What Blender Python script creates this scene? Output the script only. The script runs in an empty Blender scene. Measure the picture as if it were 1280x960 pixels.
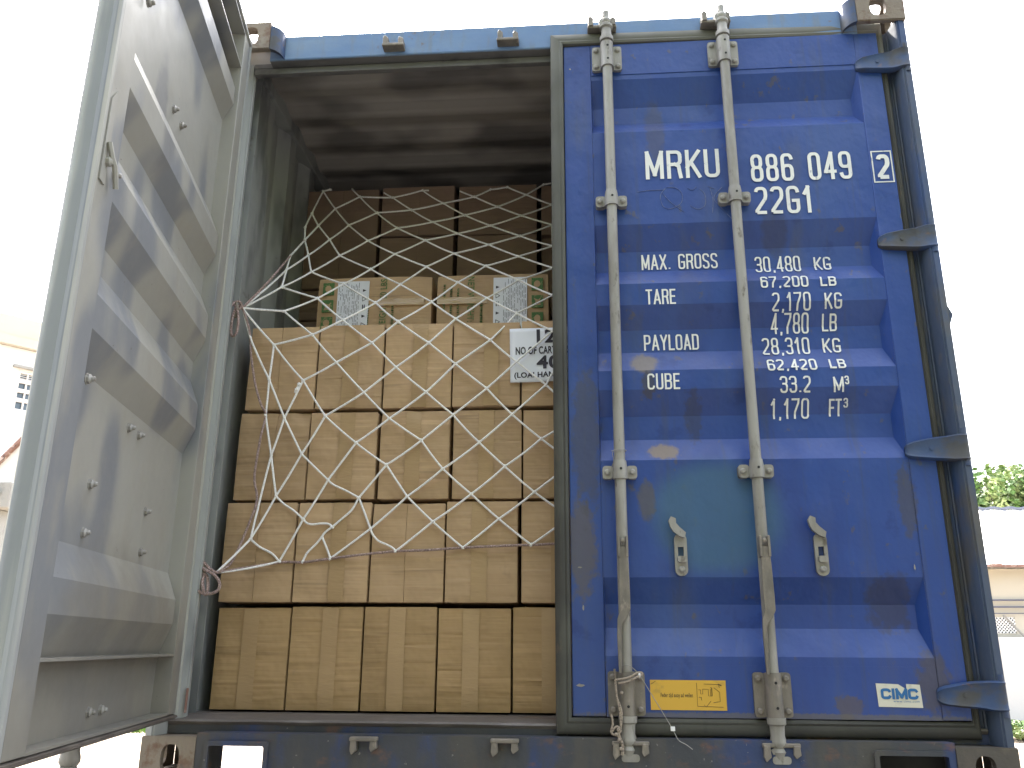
import bpy, bmesh, math, random
from mathutils import Vector, Matrix, noise
random.seed(7)
S = bpy.context.scene
COL = S.collection
rad = math.radians

# ------------------------------------------------------------------ camera
cam_d = bpy.data.cameras.new('camera'); cam = bpy.data.objects.new('camera', cam_d); COL.objects.link(cam)
cam.location = (1.2702, -2.5881, 0.3735); cam.rotation_euler = (1.8666, -0.0057, 0.07593)
cam_d.sensor_width = 36; cam_d.lens = 36 * 1073.57 / 1280; cam_d.clip_start = 0.05; cam_d.clip_end = 3000
S.camera = cam
# ------------------------------------------------------------------ light
SUN_EL, SUN_AZ = 56, 335        # azimuth clockwise from +y
sd = Vector((math.sin(rad(SUN_AZ)) * math.cos(rad(SUN_EL)), math.cos(rad(SUN_AZ)) * math.cos(rad(SUN_EL)), math.sin(rad(SUN_EL))))
w = bpy.data.worlds.new('World'); S.world = w; w.use_nodes = True
nt = w.node_tree; bg = nt.nodes['Background']
sky = nt.nodes.new('ShaderNodeTexSky'); sky.sky_type = 'NISHITA'; sky.sun_disc = False
sky.sun_elevation = rad(SUN_EL); sky.sun_rotation = rad(SUN_AZ); sky.dust_density = 6; sky.air_density = 1.2; sky.ozone_density = 1.0
hs = nt.nodes.new('ShaderNodeHueSaturation'); hs.inputs['Saturation'].default_value = .45; nt.links.new(sky.outputs[0], hs.inputs['Color']); nt.links.new(hs.outputs[0], bg.inputs[0]); bg.inputs[1].default_value = 0.15
sl = bpy.data.lights.new('sun', 'SUN'); sun = bpy.data.objects.new('sun', sl); COL.objects.link(sun)
sl.energy = 4.0; sl.angle = rad(0.6); sl.color = (1, .95, .87)
sun.rotation_euler = sd.to_track_quat('Z', 'Y').to_euler(); sun.location = (-4, 8, 12)
S.view_settings.view_transform = 'Standard'; S.view_settings.look = 'None'; S.view_settings.gamma = 1
S.view_settings.exposure = 2.75
S.render.engine = 'CYCLES'; S.cycles.max_bounces = 10; S.cycles.diffuse_bounces = 6

# ------------------------------------------------------------------ materials
def mat(name, col, rough=.5, metal=0, layers=(), blobs=(), bumps=(), vary=0, spec=.5, offs=False):
    """layers: (colour, scale xyz, detail, lo, hi, amount); blobs: (colour, centre, radii, amount, ragged)"""
    m = bpy.data.materials.new(name); m.use_nodes = True
    t = m.node_tree; N = t.nodes; L = t.links
    b = N['Principled BSDF']; b.inputs['Roughness'].default_value = rough; b.inputs['Metallic'].default_value = metal
    b.inputs['Specular IOR Level'].default_value = spec
    tc = N.new('ShaderNodeTexCoord'); src = tc.outputs['Object']
    if vary or offs:
        oi = N.new('ShaderNodeObjectInfo')
    if offs:
        mu = N.new('ShaderNodeVectorMath'); mu.operation = 'SCALE'; mu.inputs[0].default_value = (31, 17, 23)
        L.new(oi.outputs['Random'], mu.inputs['Scale'])
        ad = N.new('ShaderNodeVectorMath'); ad.operation = 'ADD'; L.new(src, ad.inputs[0]); L.new(mu.outputs[0], ad.inputs[1]); src = ad.outputs[0]
    def noisev(scale, detail):
        mp = N.new('ShaderNodeMapping'); mp.inputs['Scale'].default_value = scale; L.new(src, mp.inputs['Vector'])
        n = N.new('ShaderNodeTexNoise'); n.inputs['Scale'].default_value = 1; n.inputs['Detail'].default_value = detail; n.inputs['Roughness'].default_value = .6
        L.new(mp.outputs[0], n.inputs['Vector']); return n.outputs['Fac']
    def rng(v, lo, hi, amt):
        r = N.new('ShaderNodeMapRange'); r.inputs[1].default_value = lo; r.inputs[2].default_value = hi; r.inputs[3].default_value = 0; r.inputs[4].default_value = amt
        r.interpolation_type = 'SMOOTHSTEP'; L.new(v, r.inputs[0]); return r.outputs[0]
    cur = None
    rgb = N.new('ShaderNodeRGB'); rgb.outputs[0].default_value = (*col, 1); cur = rgb.outputs[0]
    def mix(f, c):
        nonlocal cur
        x = N.new('ShaderNodeMix'); x.data_type = 'RGBA'; L.new(f, x.inputs[0]); L.new(cur, x.inputs[6]); x.inputs[7].default_value = (*c, 1); cur = x.outputs[2]
    for (c, sc, dt, lo, hi, am) in layers: mix(rng(noisev(sc, dt), lo, hi, am), c)
    for (c, ce, ra, am, rg) in blobs:
        s1 = N.new('ShaderNodeVectorMath'); s1.operation = 'SUBTRACT'; L.new(tc.outputs['Object'], s1.inputs[0]); s1.inputs[1].default_value = ce
        s2 = N.new('ShaderNodeVectorMath'); s2.operation = 'DIVIDE'; L.new(s1.outputs[0], s2.inputs[0]); s2.inputs[1].default_value = ra
        ln = N.new('ShaderNodeVectorMath'); ln.operation = 'LENGTH'; L.new(s2.outputs[0], ln.inputs[0])
        nz = noisev((1.9 / min(ra), 1.9 / min(ra), 1.5 / min(ra)), 7)
        a = N.new('ShaderNodeMath'); a.operation = 'MULTIPLY_ADD'; L.new(nz, a.inputs[0]); a.inputs[1].default_value = rg; L.new(ln.outputs['Value'], a.inputs[2])
        mix(rng(a.outputs[0], 1.08 + rg * .5, .66 + rg * .5, am), c)
    if vary:
        h = N.new('ShaderNodeHueSaturation'); r = N.new('ShaderNodeMapRange'); L.new(oi.outputs['Random'], r.inputs[0])
        r.inputs[3].default_value = 1 - vary; r.inputs[4].default_value = 1 + vary; L.new(r.outputs[0], h.inputs['Value']); L.new(cur, h.inputs['Color']); cur = h.outputs[0]
    L.new(cur, b.inputs['Base Color'])
    rr = N.new('ShaderNodeMapRange'); L.new(noisev((9, 9, 9), 4), rr.inputs[0]); rr.inputs[1].default_value = .3; rr.inputs[2].default_value = .7
    rr.inputs[3].default_value = max(.05, rough - .1); rr.inputs[4].default_value = min(1, rough + .12); L.new(rr.outputs[0], b.inputs['Roughness'])
    prev = None
    for (sc, dt, dist) in bumps:
        bp = N.new('ShaderNodeBump'); bp.inputs['Distance'].default_value = dist; bp.inputs['Strength'].default_value = 1
        L.new(noisev(sc, dt), bp.inputs['Height'])
        if prev: L.new(prev, bp.inputs['Normal'])
        prev = bp.outputs[0]
    if prev: L.new(prev, b.inputs['Normal'])
    return m
BROWN = (.13, .095, .065)
M = {}
M['blue'] = mat('blue_paint', (.018, .056, .245), .42, layers=[
    ((.045, .09, .24), (2.2, 2, 1.1), 5, .42, .72, .45),
    ((.05, .06, .09), (26, 5, 1.1), 6, .56, .72, .35),
    ((.006, .03, .17), (6, 6, 6), 5, .60, .68, .6),
    ((.07, .08, .11), (9, 5, 1.6), 6, .52, .78, .42),
    ((.10, .085, .07), (22, 22, 16), 7, .62, .70, .6),
    ((.012, .03, .16), (5, 5, .7), 3, .5, .75, .5)],
    blobs=[((.045, .115, .20), (-.73, .05, .75), (.22, .2, .19), .75, .25),
           ((.17, .14, .10), (-.93, .07, 1.245), (.05, .2, .04), .85, .8),
           ((.05, .045, .045), (-.92, .07, 1.17), (.025, .2, .05), .7, 1.4),
           ((.20, .15, .09), (-.88, .07, .955), (.055, .2, .028), .85, .9),
           ((.09, .08, .06), (-.94, .07, .80), (.03, .2, .07), .7, .9),
           ((.03, .03, .045), (-.78, .09, 1.07), (.03, .2, .09), .5, 1.6),
           ((.035, .035, .06), (-.25, .09, .50), (.07, .2, .09), .6, 1.8),
           ((.06, .06, .08), (-.86, .09, 2.10), (.04, .2, .15), .5, .8),
           ((.03, .03, .05), (-.48, .09, 1.70), (.05, .2, .09), .5, .8),
           ((.09, .07, .055), (-.40, .05, .215), (.045, .2, .035), .65, 1.8),
           ((.10, .085, .07), (-1.14, .05, .66), (.05, .2, .17), .7, 1.6),
           ((.07, .06, .055), (-.16, .05, .28), (.05, .2, .10), .7, 1.5), ((.06, .055, .05), (-.17, .05, .80), (.03, .2, .12), .6, 1.5),
           ((.11, .10, .085), (-.6, .05, .185), (.7, .2, .012), .7, 1.2), ((.055, .055, .065), (-1.12, .05, 1.0), (.05, .2, .25), .6, 1.6)],
    bumps=[((40, 40, 30), 5, .0008), ((11, 11, 8), 3, .005), ((3, 3, 2.4), 2, .014)])
M['frame_blue'] = mat('frame_blue_paint', (.028, .06, .15), .55, layers=[
    ((.10, .12, .15), (3, 3, 5), 5, .40, .7, .5),
    ((.065, .06, .05), (7, 7, 9), 6, .42, .60, .85),
    ((.17, .09, .05), (24, 24, 24), 5, .62, .72, .75)],
    bumps=[((20, 20, 20), 5, .0015), ((4, 4, 4), 2, .004)])
M['post_paint'] = mat('grimy_post_paint', (.050, .070, .115), .55, layers=[
    ((.025, .06, .17), (9, 9, 1.5), 5, .44, .62, .8), ((.085, .078, .066), (8, 8, 3), 6, .50, .68, .8), ((.13, .12, .11), (14, 14, 5), 6, .60, .72, .6)],
    bumps=[((20, 20, 20), 5, .0015), ((4, 4, 4), 2, .004)])
M['header_blue'] = mat('header_blue_paint', (.12, .21, .38), .5, layers=[  # lighter than the door blue; part of that paints in sky haze
    ((.20, .28, .38), (3, 3, 8), 5, .40, .7, .6),
    ((.16, .19, .22), (30, 6, 6), 6, .5, .72, .6),
    ((.17, .12, .08), (24, 24, 24), 5, .64, .74, .7)],
    bumps=[((20, 20, 20), 5, .0012)])
M['sill'] = mat('worn_sill_paint', (.048, .052, .062), .62, layers=[
    ((.025, .05, .15), (5, 5, 2), 5, .48, .62, .8),
    ((.075, .07, .062), (9, 9, 3), 6, .44, .64, .8),
    ((.14, .075, .05), (12, 12, 20), 6, .56, .7, .7),
    ((.25, .24, .22), (60, 60, 60), 2, .70, .74, .6)],
    bumps=[((25, 25, 25), 5, .002)])
M['sill_top'] = mat('rusty_sill_plate', (.115, .10, .09), .6, layers=[
    ((.21, .19, .18), (4, 12, 12), 5, .45, .7, .7), ((.10, .06, .042), (3, 14, 14), 6, .54, .70, .6)],
    bumps=[((25, 25, 25), 5, .002)])
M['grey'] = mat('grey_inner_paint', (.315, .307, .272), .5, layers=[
    ((.18, .19, .205), (4.5, 5, 2.4), 1.0, .48, .62, .88),  # soft tree-shade dapples of the open door, painted into the grey
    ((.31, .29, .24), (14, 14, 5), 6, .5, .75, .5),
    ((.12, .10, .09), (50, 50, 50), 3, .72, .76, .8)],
    blobs=[((.20, .185, .155), (.6, .08, .12), (.75, .4, .50), .75, .7), ((.17, .165, .15), (.55, .08, .30), (.5, .4, .06), .5, .9), ((.19, .19, .19), (.75, .06, 1.70), (.06, .3, .20), .7, .5)],  # low blobs: road grime, also painting in the weaker light near the foot
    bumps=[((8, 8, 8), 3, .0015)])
M['wall_grey'] = mat('dull_grey_wall_paint', (.30, .31, .30), .45, layers=[
    ((.13, .135, .14), (5, 5, 2), 3, .48, .66, .8), ((.10, .08, .06), (12, 12, 12), 5, .64, .74, .5)],
    bumps=[((8, 8, 3), 3, .002)])
M['roof_grey'] = mat('blotchy_grey_ceiling_paint', (.36, .33, .30), .5, layers=[
    ((.12, .112, .11), (3.2, 4.5, 5), 1.5, .42, .66, .8)], bumps=[((5, 8, 5), 2, .003)])  # darker blotches mixed into the ceiling grey
M['under'] = mat('dark_grey_underside', (.13, .125, .12), .6, layers=[((.05, .05, .05), (6, 6, 6), 4, .5, .7, .7)])  # darker grey for the header's downward faces and the stops
M['galv'] = mat('dusty_galvanised_steel', (.315, .302, .275), .55, metal=.15, layers=[
    ((.22, .205, .18), (14, 14, 4), 6, .42, .66, .85), ((.10, .08, .06), (34, 34, 14), 6, .58, .70, .75),
    ((.46, .44, .39), (8, 8, 3), 3, .55, .75, .4)], bumps=[((40, 40, 20), 4, .0012)])
M['galv_low'] = mat('greasy_galvanised_steel', (.215, .19, .16), .55, metal=.15, layers=[
    ((.13, .12, .105), (18, 18, 9), 6, .42, .66, .8), ((.36, .31, .26), (30, 30, 16), 5, .56, .70, .7)], bumps=[((40, 40, 30), 5, .002)])
M['dark'] = mat('black_hole', (.02, .02, .02), .8)
M['gasket'] = mat('hazed_dusty_gasket', (.040, .039, .034), .65, layers=[
    ((.075, .075, .062), (3, 3, 3), 4, .42, .66, .8), ((.035, .035, .035), (20, 20, 5), 5, .54, .7, .7), ((.16, .11, .07), (30, 30, 9), 5, .62, .74, .4)],
    blobs=[((.15, .147, .125), (-.6, .04, 2.50), (1.5, .3, .22), .8, .6), ((.11, .11, .09), (-1.2, .04, 2.0), (.3, .3, .8), .55, .6)],  # pale blobs paint sky haze onto the top and upper left
    bumps=[((25, 25, 9), 4, .001)])
M['gasket_pale'] = mat('pale_dusty_gasket', (.36, .355, .31), .6, layers=[
    ((.27, .28, .28), (20, 20, 1.2), 5, .42, .6, .8), ((.22, .19, .14), (30, 30, 4), 5, .6, .74, .5)], bumps=[((20, 20, 6), 4, .001)])
M['gasket_edge'] = mat('blue_grey_gasket_lip', (.24, .255, .265), .6, layers=[((.33, .34, .32), (20, 20, 1.2), 5, .42, .6, .8)], bumps=[((20, 20, 6), 4, .001)])
M['gasket_brown'] = mat('dirty_brown_gasket', (.085, .07, .06), .7, layers=[((.14, .12, .10), (9, 9, 9), 5, .42, .6, .8)], bumps=[((20, 20, 6), 4, .001)])
M['cast'] = mat('rusty_painted_casting', (.215, .175, .135), .65, layers=[
    ((.14, .075, .045), (14, 14, 14), 7, .48, .60, .85), ((.30, .28, .24), (9, 9, 9), 4, .5, .7, .6), ((.05, .05, .05), (14, 14, 14), 5, .6, .7, .6)],
    bumps=[((30, 30, 30), 6, .003), ((90, 90, 90), 2, .001)])
M['cast_shaded'] = mat('shaded_casting', (.085, .075, .065), .7, layers=[((.12, .10, .08), (14, 14, 14), 6, .48, .66, .8), ((.04, .038, .035), (9, 9, 9), 5, .52, .7, .7)], bumps=[((30, 30, 30), 6, .003)])  # darker copy of the casting colour, shade of the lower right painted in
M['rope'] = mat('brown_braided_rope', (.27, .19, .165), .85, layers=[((.55, .42, .40), (300, 300, 240), 1, .52, .6, .9), ((.08, .06, .055), (260, 260, 200), 1, .60, .66, .8)], bumps=[((350, 350, 200), 1, .002)])
M['twine'] = mat('frayed_twine', (.33, .275, .22), .9, layers=[((.14, .11, .09), (200, 200, 200), 2, .52, .6, .8)], bumps=[((350, 350, 200), 1, .002)])
M['net'] = mat('white_net_cord', (.90, .885, .86), .8, layers=[((.55, .53, .50), (200, 200, 260), 1, .5, .65, .5)], bumps=[((350, 350, 350), 1, .0015)])
M['paint_white'] = mat('white_lettering', (.74, .74, .70), .5, layers=[((.30, .33, .42), (60, 60, 40), 5, .60, .72, .8), ((.5, .52, .55), (6, 6, 6), 4, .5, .7, .5)])
M['scratch'] = mat('pale_scratch', (.17, .20, .33), .6, layers=[((.06, .09, .26), (60, 60, 60), 3, .45, .6, .9)])
M['yellow'] = mat('yellow_sticker', (.62, .37, .045), .5, layers=[((.40, .26, .06), (30, 30, 30), 5, .58, .72, .6)])
M['yellow_ink'] = mat('sticker_ink', (.10, .07, .02), .6)
M['cimc'] = mat('cream_sticker', (.62, .60, .50), .5, layers=[((.42, .40, .34), (30, 30, 30), 5, .55, .7, .6)])
M['cimc_ink'] = mat('blue_sticker_ink', (.02, .13, .33), .5)
M['paper'] = mat('white_paper', (.78, .80, .86), .6, bumps=[((9, 9, 9), 2, .003)])
M['ink'] = mat('black_ink', (.03, .025, .04), .6)
M['green_ink'] = mat('green_carton_ink', (.075, .17, .055), .8, layers=[((.30, .27, .13), (150, 150, 150), 3, .54, .64, .8)])
CARD = (.475, .325, .185)
def card(name, c, v=.07):
    return mat(name, c, .7, layers=[
        (tuple(x * .80 for x in c), (3, 3, 3), 4, .42, .70, .7),
        (tuple(x * .62 for x in c), (1.1, 5, 26), 3, .635, .68, .55),
        (tuple(x * 1.22 for x in c), (1.4, 5, 32), 3, .635, .69, .5),
        (tuple(x * .9 for x in c), (2, 5, 120), 2, .5, .7, .5),
        ((.20, .14, .10), (8, 8, 8), 5, .66, .78, .5)],
        bumps=[((2, 4, 60), 3, .0015), ((7, 7, 7), 3, .012), ((1.3, 4, 16), 3, .006)], vary=v, offs=True, spec=.35)
M['card'] = card('brown_cardboard', CARD)
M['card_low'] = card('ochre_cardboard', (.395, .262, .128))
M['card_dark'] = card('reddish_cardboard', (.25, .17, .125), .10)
M['tape'] = mat('brown_packing_tape', (.40, .268, .135), .5, offs=True, layers=[((.37, .245, .12), (5, 5, 5), 4, .45, .7, .6)], bumps=[((9, 9, 30), 3, .003)])
M['ctape'] = mat('shiny_clear_tape', (.50, .36, .21), .16, offs=True, bumps=[((12, 12, 60), 3, .006)], spec=.9)
M['tag_white'] = mat('white_plastic', (.8, .8, .8), .4)
M['ground'] = mat('pale_dusty_ground', (.25, .20, .16), .9, layers=[((.17, .12, .085), (.6, .6, .6), 6, .5, .68, .7), ((.30, .26, .22), (3, 3, 3), 5, .5, .7, .6), ((.20, .16, .12), (9, 9, 9), 6, .62, .72, .6)], bumps=[((7, 7, 7), 8, .05)])
M['asphalt'] = mat('asphalt', (.045, .045, .045), .85, layers=[((.08, .075, .07), (1, 1, 1), 6, .5, .7, .6)], bumps=[((60, 60, 60), 4, .004)])  # for the unseen ground added to cut bounce light
M['grass'] = mat('grass_green', (.10, .20, .035), .7, layers=[((.20, .28, .06), (4, 4, 4), 3, .45, .65, .7)])
M['leaf'] = mat('leaf_green', (.065, .13, .03), .55, layers=[((.27, .32, .13), (1.3, 1.3, 1.3), 3, .44, .58, .9), ((.05, .09, .03), (2.2, 2.2, 2.2), 3, .55, .7, .6)])
M['bark'] = mat('bark', (.10, .08, .06), .9, bumps=[((6, 6, 2), 5, .03)])
M['white_wall'] = mat('white_plaster', (.66, .65, .62), .8, layers=[((.66, .64, .60), (.5, .5, .3), 5, .5, .75, .5)], bumps=[((3, 3, 3), 5, .01)])
M['cream'] = mat('cream_plaster', (.74, .62, .40), .8, layers=[((.60, .50, .34), (.4, .4, 1.2), 5, .5, .75, .5)])
M['beige_wall'] = mat('beige_plaster', (.50, .475, .40), .85, layers=[((.50, .46, .36), (.7, .7, 1.5), 5, .5, .72, .5)])
M['white_roof'] = mat('white_sheet_roof', (.80, .80, .79), .5)
M['rust'] = mat('rusty_eave', (.25, .14, .11), .8, layers=[((.55, .45, .40), (5, 5, 9), 4, .5, .6, .8), ((.06, .04, .04), (7, 7, 7), 4, .56, .66, .8)])
M['glass'] = mat('window_pane', (.10, .14, .18), .15)
M['pipe'] = mat('dark_grey_pipe', (.12, .13, .17), .5)
M['concrete'] = mat('grey_concrete', (.30, .30, .28), .85, layers=[((.2, .2, .19), (4, 4, 4), 5, .5, .7, .6)], bumps=[((9, 9, 9), 5, .01)])
M['steel_dark'] = mat('dark_chassis_steel', (.05, .05, .055), .6)
M['tyre'] = mat('black_tyre', (.03, .03, .03), .8)
M['wire'] = mat('black_cable', (.04, .04, .04), .6)

# ------------------------------------------------------------------ mesh helpers
def obj(name, bm, m, parent=None, smooth=False, label=None):
    me = bpy.data.meshes.new(name); bm.to_mesh(me); bm.free()
    for x in (m if isinstance(m, (list, tuple)) else [m]): me.materials.append(M[x])
    if smooth:
        for p in me.polygons: p.use_smooth = True
        try: me.set_sharp_from_angle(angle=rad(38))
        except Exception: pass
    o = bpy.data.objects.new(name, me); COL.objects.link(o)
    if parent: o.parent = parent
    if label: o['label'] = label
    return o
def tag(o, label=None, cat=None, group=None, kind=None):
    if label: o['label'] = label
    if cat: o['category'] = cat
    if group: o['group'] = group
    if kind: o['kind'] = kind
    return o
def empty(name, loc=(0, 0, 0), rz=0):
    o = bpy.data.objects.new(name, None); COL.objects.link(o); o.location = loc; o.rotation_euler = (0, 0, rz); o.empty_display_size = .2
    return o
def box(bm, x0, x1, y0, y1, z0, z1, bev=0, mi=0):
    v = [bm.verts.new((x, y, z)) for x in (x0, x1) for y in (y0, y1) for z in (z0, z1)]
    fs = [bm.faces.new([v[i] for i in q]) for q in ((0, 1, 3, 2), (4, 6, 7, 5), (0, 4, 5, 1), (2, 3, 7, 6), (0, 2, 6, 4), (1, 5, 7, 3))]
    for f in fs: f.material_index = mi
    if bev:
        es = list({e for f in fs for e in f.edges})
        bmesh.ops.bevel(bm, geom=es, offset=bev, segments=2, affect='EDGES', profile=.5)
    return fs
def loft(bm, loops, cap=True, closed=True, mi=0):
    """loops: list of equal length point lists"""
    R = [[bm.verts.new(p) for p in l] for l in loops]
    n = len(R[0])
    for a, b in zip(R, R[1:]):
        for i in range(n if closed else n - 1):
            j = (i + 1) % n
            f = bm.faces.new((a[i], a[j], b[j], b[i])); f.material_index = mi
    if cap:
        bm.faces.new(R[0][::-1]).material_index = mi; bm.faces.new(R[-1]).material_index = mi
    return R
def prism_y(bm, pts, y0, y1, mi=0):
    """pts: (x,z) outline"""
    loft(bm, [[(x, y0, z) for x, z in pts], [(x, y1, z) for x, z in pts]], mi=mi)
def prism_z(bm, pts, z0, z1, mi=0):
    loft(bm, [[(x, y, z0) for x, y in pts], [(x, y, z1) for x, y in pts]], mi=mi)
def lathe(bm, prof, cx, cy, n=16, a0=0, a1=2 * math.pi):
    """prof: list of (z, r) round a vertical axis"""
    full = abs(a1 - a0 - 2 * math.pi) < 1e-6
    k = n if full else n + 1
    L_ = [[(cx + r * math.cos(a0 + (a1 - a0) * i / n), cy + r * math.sin(a0 + (a1 - a0) * i / n), z) for i in range(k)] for z, r in prof]
    loft(bm, L_, cap=full, closed=full)
def ring(bm, outer, inner, f0, f1):
    """plate with a hole; outer/inner: equal length 2d loops; f0,f1 map (a,b)->xyz for the two sides"""
    A = [[bm.verts.new(f(*p)) for p in l] for f in (f0, f1) for l in (outer, inner)]
    o0, i0, o1, i1 = A; n = len(outer)
    for i in range(n):
        j = (i + 1) % n
        bm.faces.new((o0[i], o0[j], i0[j], i0[i])); bm.faces.new((o1[j], o1[i], i1[i], i1[j]))
        bm.faces.new((o0[j], o0[i], o1[i], o1[j])); bm.faces.new((i0[i], i0[j], i1[j], i1[i]))
def recalc(bm): bmesh.ops.recalc_face_normals(bm, faces=bm.faces[:])
def tube(bm, pts, r, n=6, cap=True, rf=None):
    pts = [Vector(p) for p in pts]; L_ = []
    up = Vector((0, 0, 1)); prev = None
    for i, p in enumerate(pts):
        d = (pts[min(i + 1, len(pts) - 1)] - pts[max(i - 1, 0)])
        if d.length < 1e-9: d = Vector((0, 0, 1))
        d.normalize()
        if prev is None:
            a = d.cross(up)
            if a.length < .1: a = d.cross(Vector((1, 0, 0)))
        else:
            a = prev - d * prev.dot(d)
        a.normalize(); prev = a; b = d.cross(a)
        rr = rf[i] if rf else r
        L_.append([p + (a * math.cos(2 * math.pi * k / n) + b * math.sin(2 * math.pi * k / n)) * rr for k in range(n)])
    loft(bm, L_, cap=cap)
def catmull(P, k=6):
    P = [Vector(p) for p in P]; out = []
    for i in range(len(P) - 1):
        p0, p1, p2, p3 = P[max(i - 1, 0)], P[i], P[i + 1], P[min(i + 2, len(P) - 1)]
        for s in range(k):
            t = s / k
            out.append(.5 * ((2 * p1) + (p2 - p0) * t + (2 * p0 - 5 * p1 + 4 * p2 - p3) * t * t + (3 * p1 - p0 - 3 * p2 + p3) * t ** 3))
    out.append(P[-1]); return out
def rrect(cx, cz, w_, h_, r, k=3):
    P = []
    for sx, sz, a in ((1, 1, 0), (-1, 1, 90), (-1, -1, 180), (1, -1, 270)):
        for i in range(k + 1):
            t = rad(a + 90 * i / k); P.append((cx + sx * (w_ / 2 - r) + r * math.cos(t), cz + sz * (h_ / 2 - r) + r * math.sin(t)))
    return P
def oval(cx, cz, w_, h_, k=16):
    P = []
    for i in range(k):
        t = rad(45 + 360 * i / k); c, s = math.cos(t), math.sin(t)
        e = .75
        P.append((cx + w_ / 2 * math.copysign(abs(c) ** e, c), cz + h_ / 2 * math.copysign(abs(s) ** e, s)))
    return P
def rectloop(x0, x1, z0, z1, k=16):
    q = k // 4; c = [(x1, z1), (x0, z1), (x0, z0), (x1, z0)]; P = []
    for i in range(4):
        a, b = c[i], c[(i + 1) % 4]
        for j in range(q): P.append((a[0] + (b[0] - a[0]) * j / q, a[1] + (b[1] - a[1]) * j / q))
    return P
def bolt(bm, x, y0, z, r=.0095, h=.009, s=-1):
    """hexagon-ish domed bolt head pointing along s*y"""
    L_ = []
    for yy, rr in ((0, r), (h * .6, r), (h, r * .55)):
        L_.append([(x + rr * math.cos(i * math.pi / 4), y0 + s * yy, z + rr * math.sin(i * math.pi / 4)) for i in range(8)])
    loft(bm, L_)
def flip_x(bm, s):
    if s < 0:
        for v in bm.verts: v.co.x = -v.co.x
        bmesh.ops.reverse_faces(bm, faces=bm.faces[:])

# ------------------------------------------------------------------ container
BX, BL, BH = 2.438, 6.058, 2.591
cont = empty('shipping_container')
tag(cont, 'blue and grey steel shipping container with its left rear door open, loaded with cartons', 'shipping container')

# side walls, roof, back, floor
def corr(period, depth, L0, L1, flat=.42):
    P = []; t = L0; k = 0
    sl_ = period * (.5 - flat)
    while t < L1:
        P += [(t, 0), (t + period * flat, 0), (t + period * flat + sl_, depth), (t + period * flat * 2 + sl_, depth)]
        t += period
    P = [p for p in P if p[0] < L1 - .01] + [(L1, 0)]
    return P
for nm, xo, sgn in (('side_wall', .006, 1), ('side_wall', BX - .006, -1)):
    bm = bmesh.new(); P = corr(.275, .036, .20, BL - .1, .26)
    lp = [[(xo + sgn * d, y, z) for y, d in P] for z in (.155, BH - .06)]
    loft(bm, lp, cap=False, closed=False)
    lp = [[(xo + sgn * (d + .003), y, z) for y, d in P] for z in (.155, BH - .06)]
    n0 = len(bm.faces); loft(bm, lp, cap=False, closed=False)
    bm.faces.ensure_lookup_table()
    for i, f in enumerate(bm.faces): f.material_index = 0 if i < n0 else 1
    obj(nm, bm, ['frame_blue', 'wall_grey'], cont)
for xo in (.0, BX - .06):
    bm = bmesh.new(); box(bm, xo, xo + .06, .178, BL - .1, BH - .085, BH - .010, .004)
    bm.normal_update()
    for f in bm.faces: f.material_index = 0 if f.normal.x * (xo - 1) > .5 else 1
    obj('top_rail', bm, ['frame_blue', 'wall_grey'], cont)
    bm = bmesh.new(); box(bm, xo, xo + .05, .178, BL - .1, .095, .155, .004)
    obj('bottom_rail', bm, 'frame_blue', cont)
bm = bmesh.new(); P = corr(.21, .022, .11, BL - .05, .30)
loft(bm, [[(x, y, 2.552 + d) for y, d in P] for x in (.045, BX - .045)], cap=False, closed=False)
loft(bm, [[(x, y, 2.556 + d) for y, d in P] for x in (.045, BX - .045)], cap=False, closed=False)
bmesh.ops.bevel(bm, geom=[e for e in bm.edges if abs(e.verts[0].co.x - e.verts[1].co.x) > 1], offset=.012, segments=3, affect='EDGES')
obj('roof_panel', bm, 'roof_grey', cont, smooth=True)
bm = bmesh.new(); box(bm, .0, BX, BL - .05, BL - .01, 0.0, BH - .02); obj('end_wall', bm, 'wall_grey', cont)
bm = bmesh.new(); box(bm, .05, BX - .05, .13, BL - .06, .14, .168); obj('floor', bm, 'sill_top', cont)
# corner castings
def casting(x0, y0, z0, hx, top):
    bm = bmesh.new(); W_, D_, H_, t = .162, .178, .118, .022
    x1, y1, z1 = x0 + W_, y0 + D_, z0 + H_
    fo = oval((x0 + x1) / 2 - hx * .008, z0 + .058, .056, .078)
    # end plate (facing the camera) and its back
    yy = y0 if y0 < 1 else y1 - t
    ring(bm, rectloop(x0, x1, z0, z1), fo, lambda a, b: (a, yy, b), lambda a, b: (a, yy + t, b))
    so = oval((y0 + y1) / 2, z0 + .059, .075, .06)
    xx = x1 - t if hx > 0 else x0
    ring(bm, rectloop(y0 + (t if y0 < 1 else 0), y1 - (0 if y0 < 1 else t), z0 + t * 0, z1), so, lambda a, b: (xx, a, b), lambda a, b: (xx + t, a, b))
    zz = z1 - t - .001 if top else z0 + .001
    xa, xb = (x0, x1 - t) if hx > 0 else (x0 + t, x1)
    ya, yb = (y0 + t, y1) if y0 < 1 else (y0, y1 - t)
    ring(bm, rectloop(xa + .001, xb - .001, ya, yb), oval((x0 + x1) / 2, (y0 + y1) / 2, .06, .1), lambda a, b: (a, b, zz), lambda a, b: (a, b, zz + t))
    # inner faces left open towards the frame; a thin plate the other way
    zo = z0 + .001 if top else z1 - .013
    if not top: box(bm, xa + .002, xb - .002, ya, yb, zo, zo + .012)
    recalc(bm)
    bmesh.ops.bevel(bm, geom=[e for e in bm.edges if e.is_manifold and e.calc_face_angle(0) > 1 and (e.verts[0].co - e.verts[1].co).length > .03], offset=.003, segments=2, affect='EDGES')
    return obj('corner_casting', bm, 'cast_shaded' if (hx > 0 and not top) else 'cast', cont)
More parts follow.
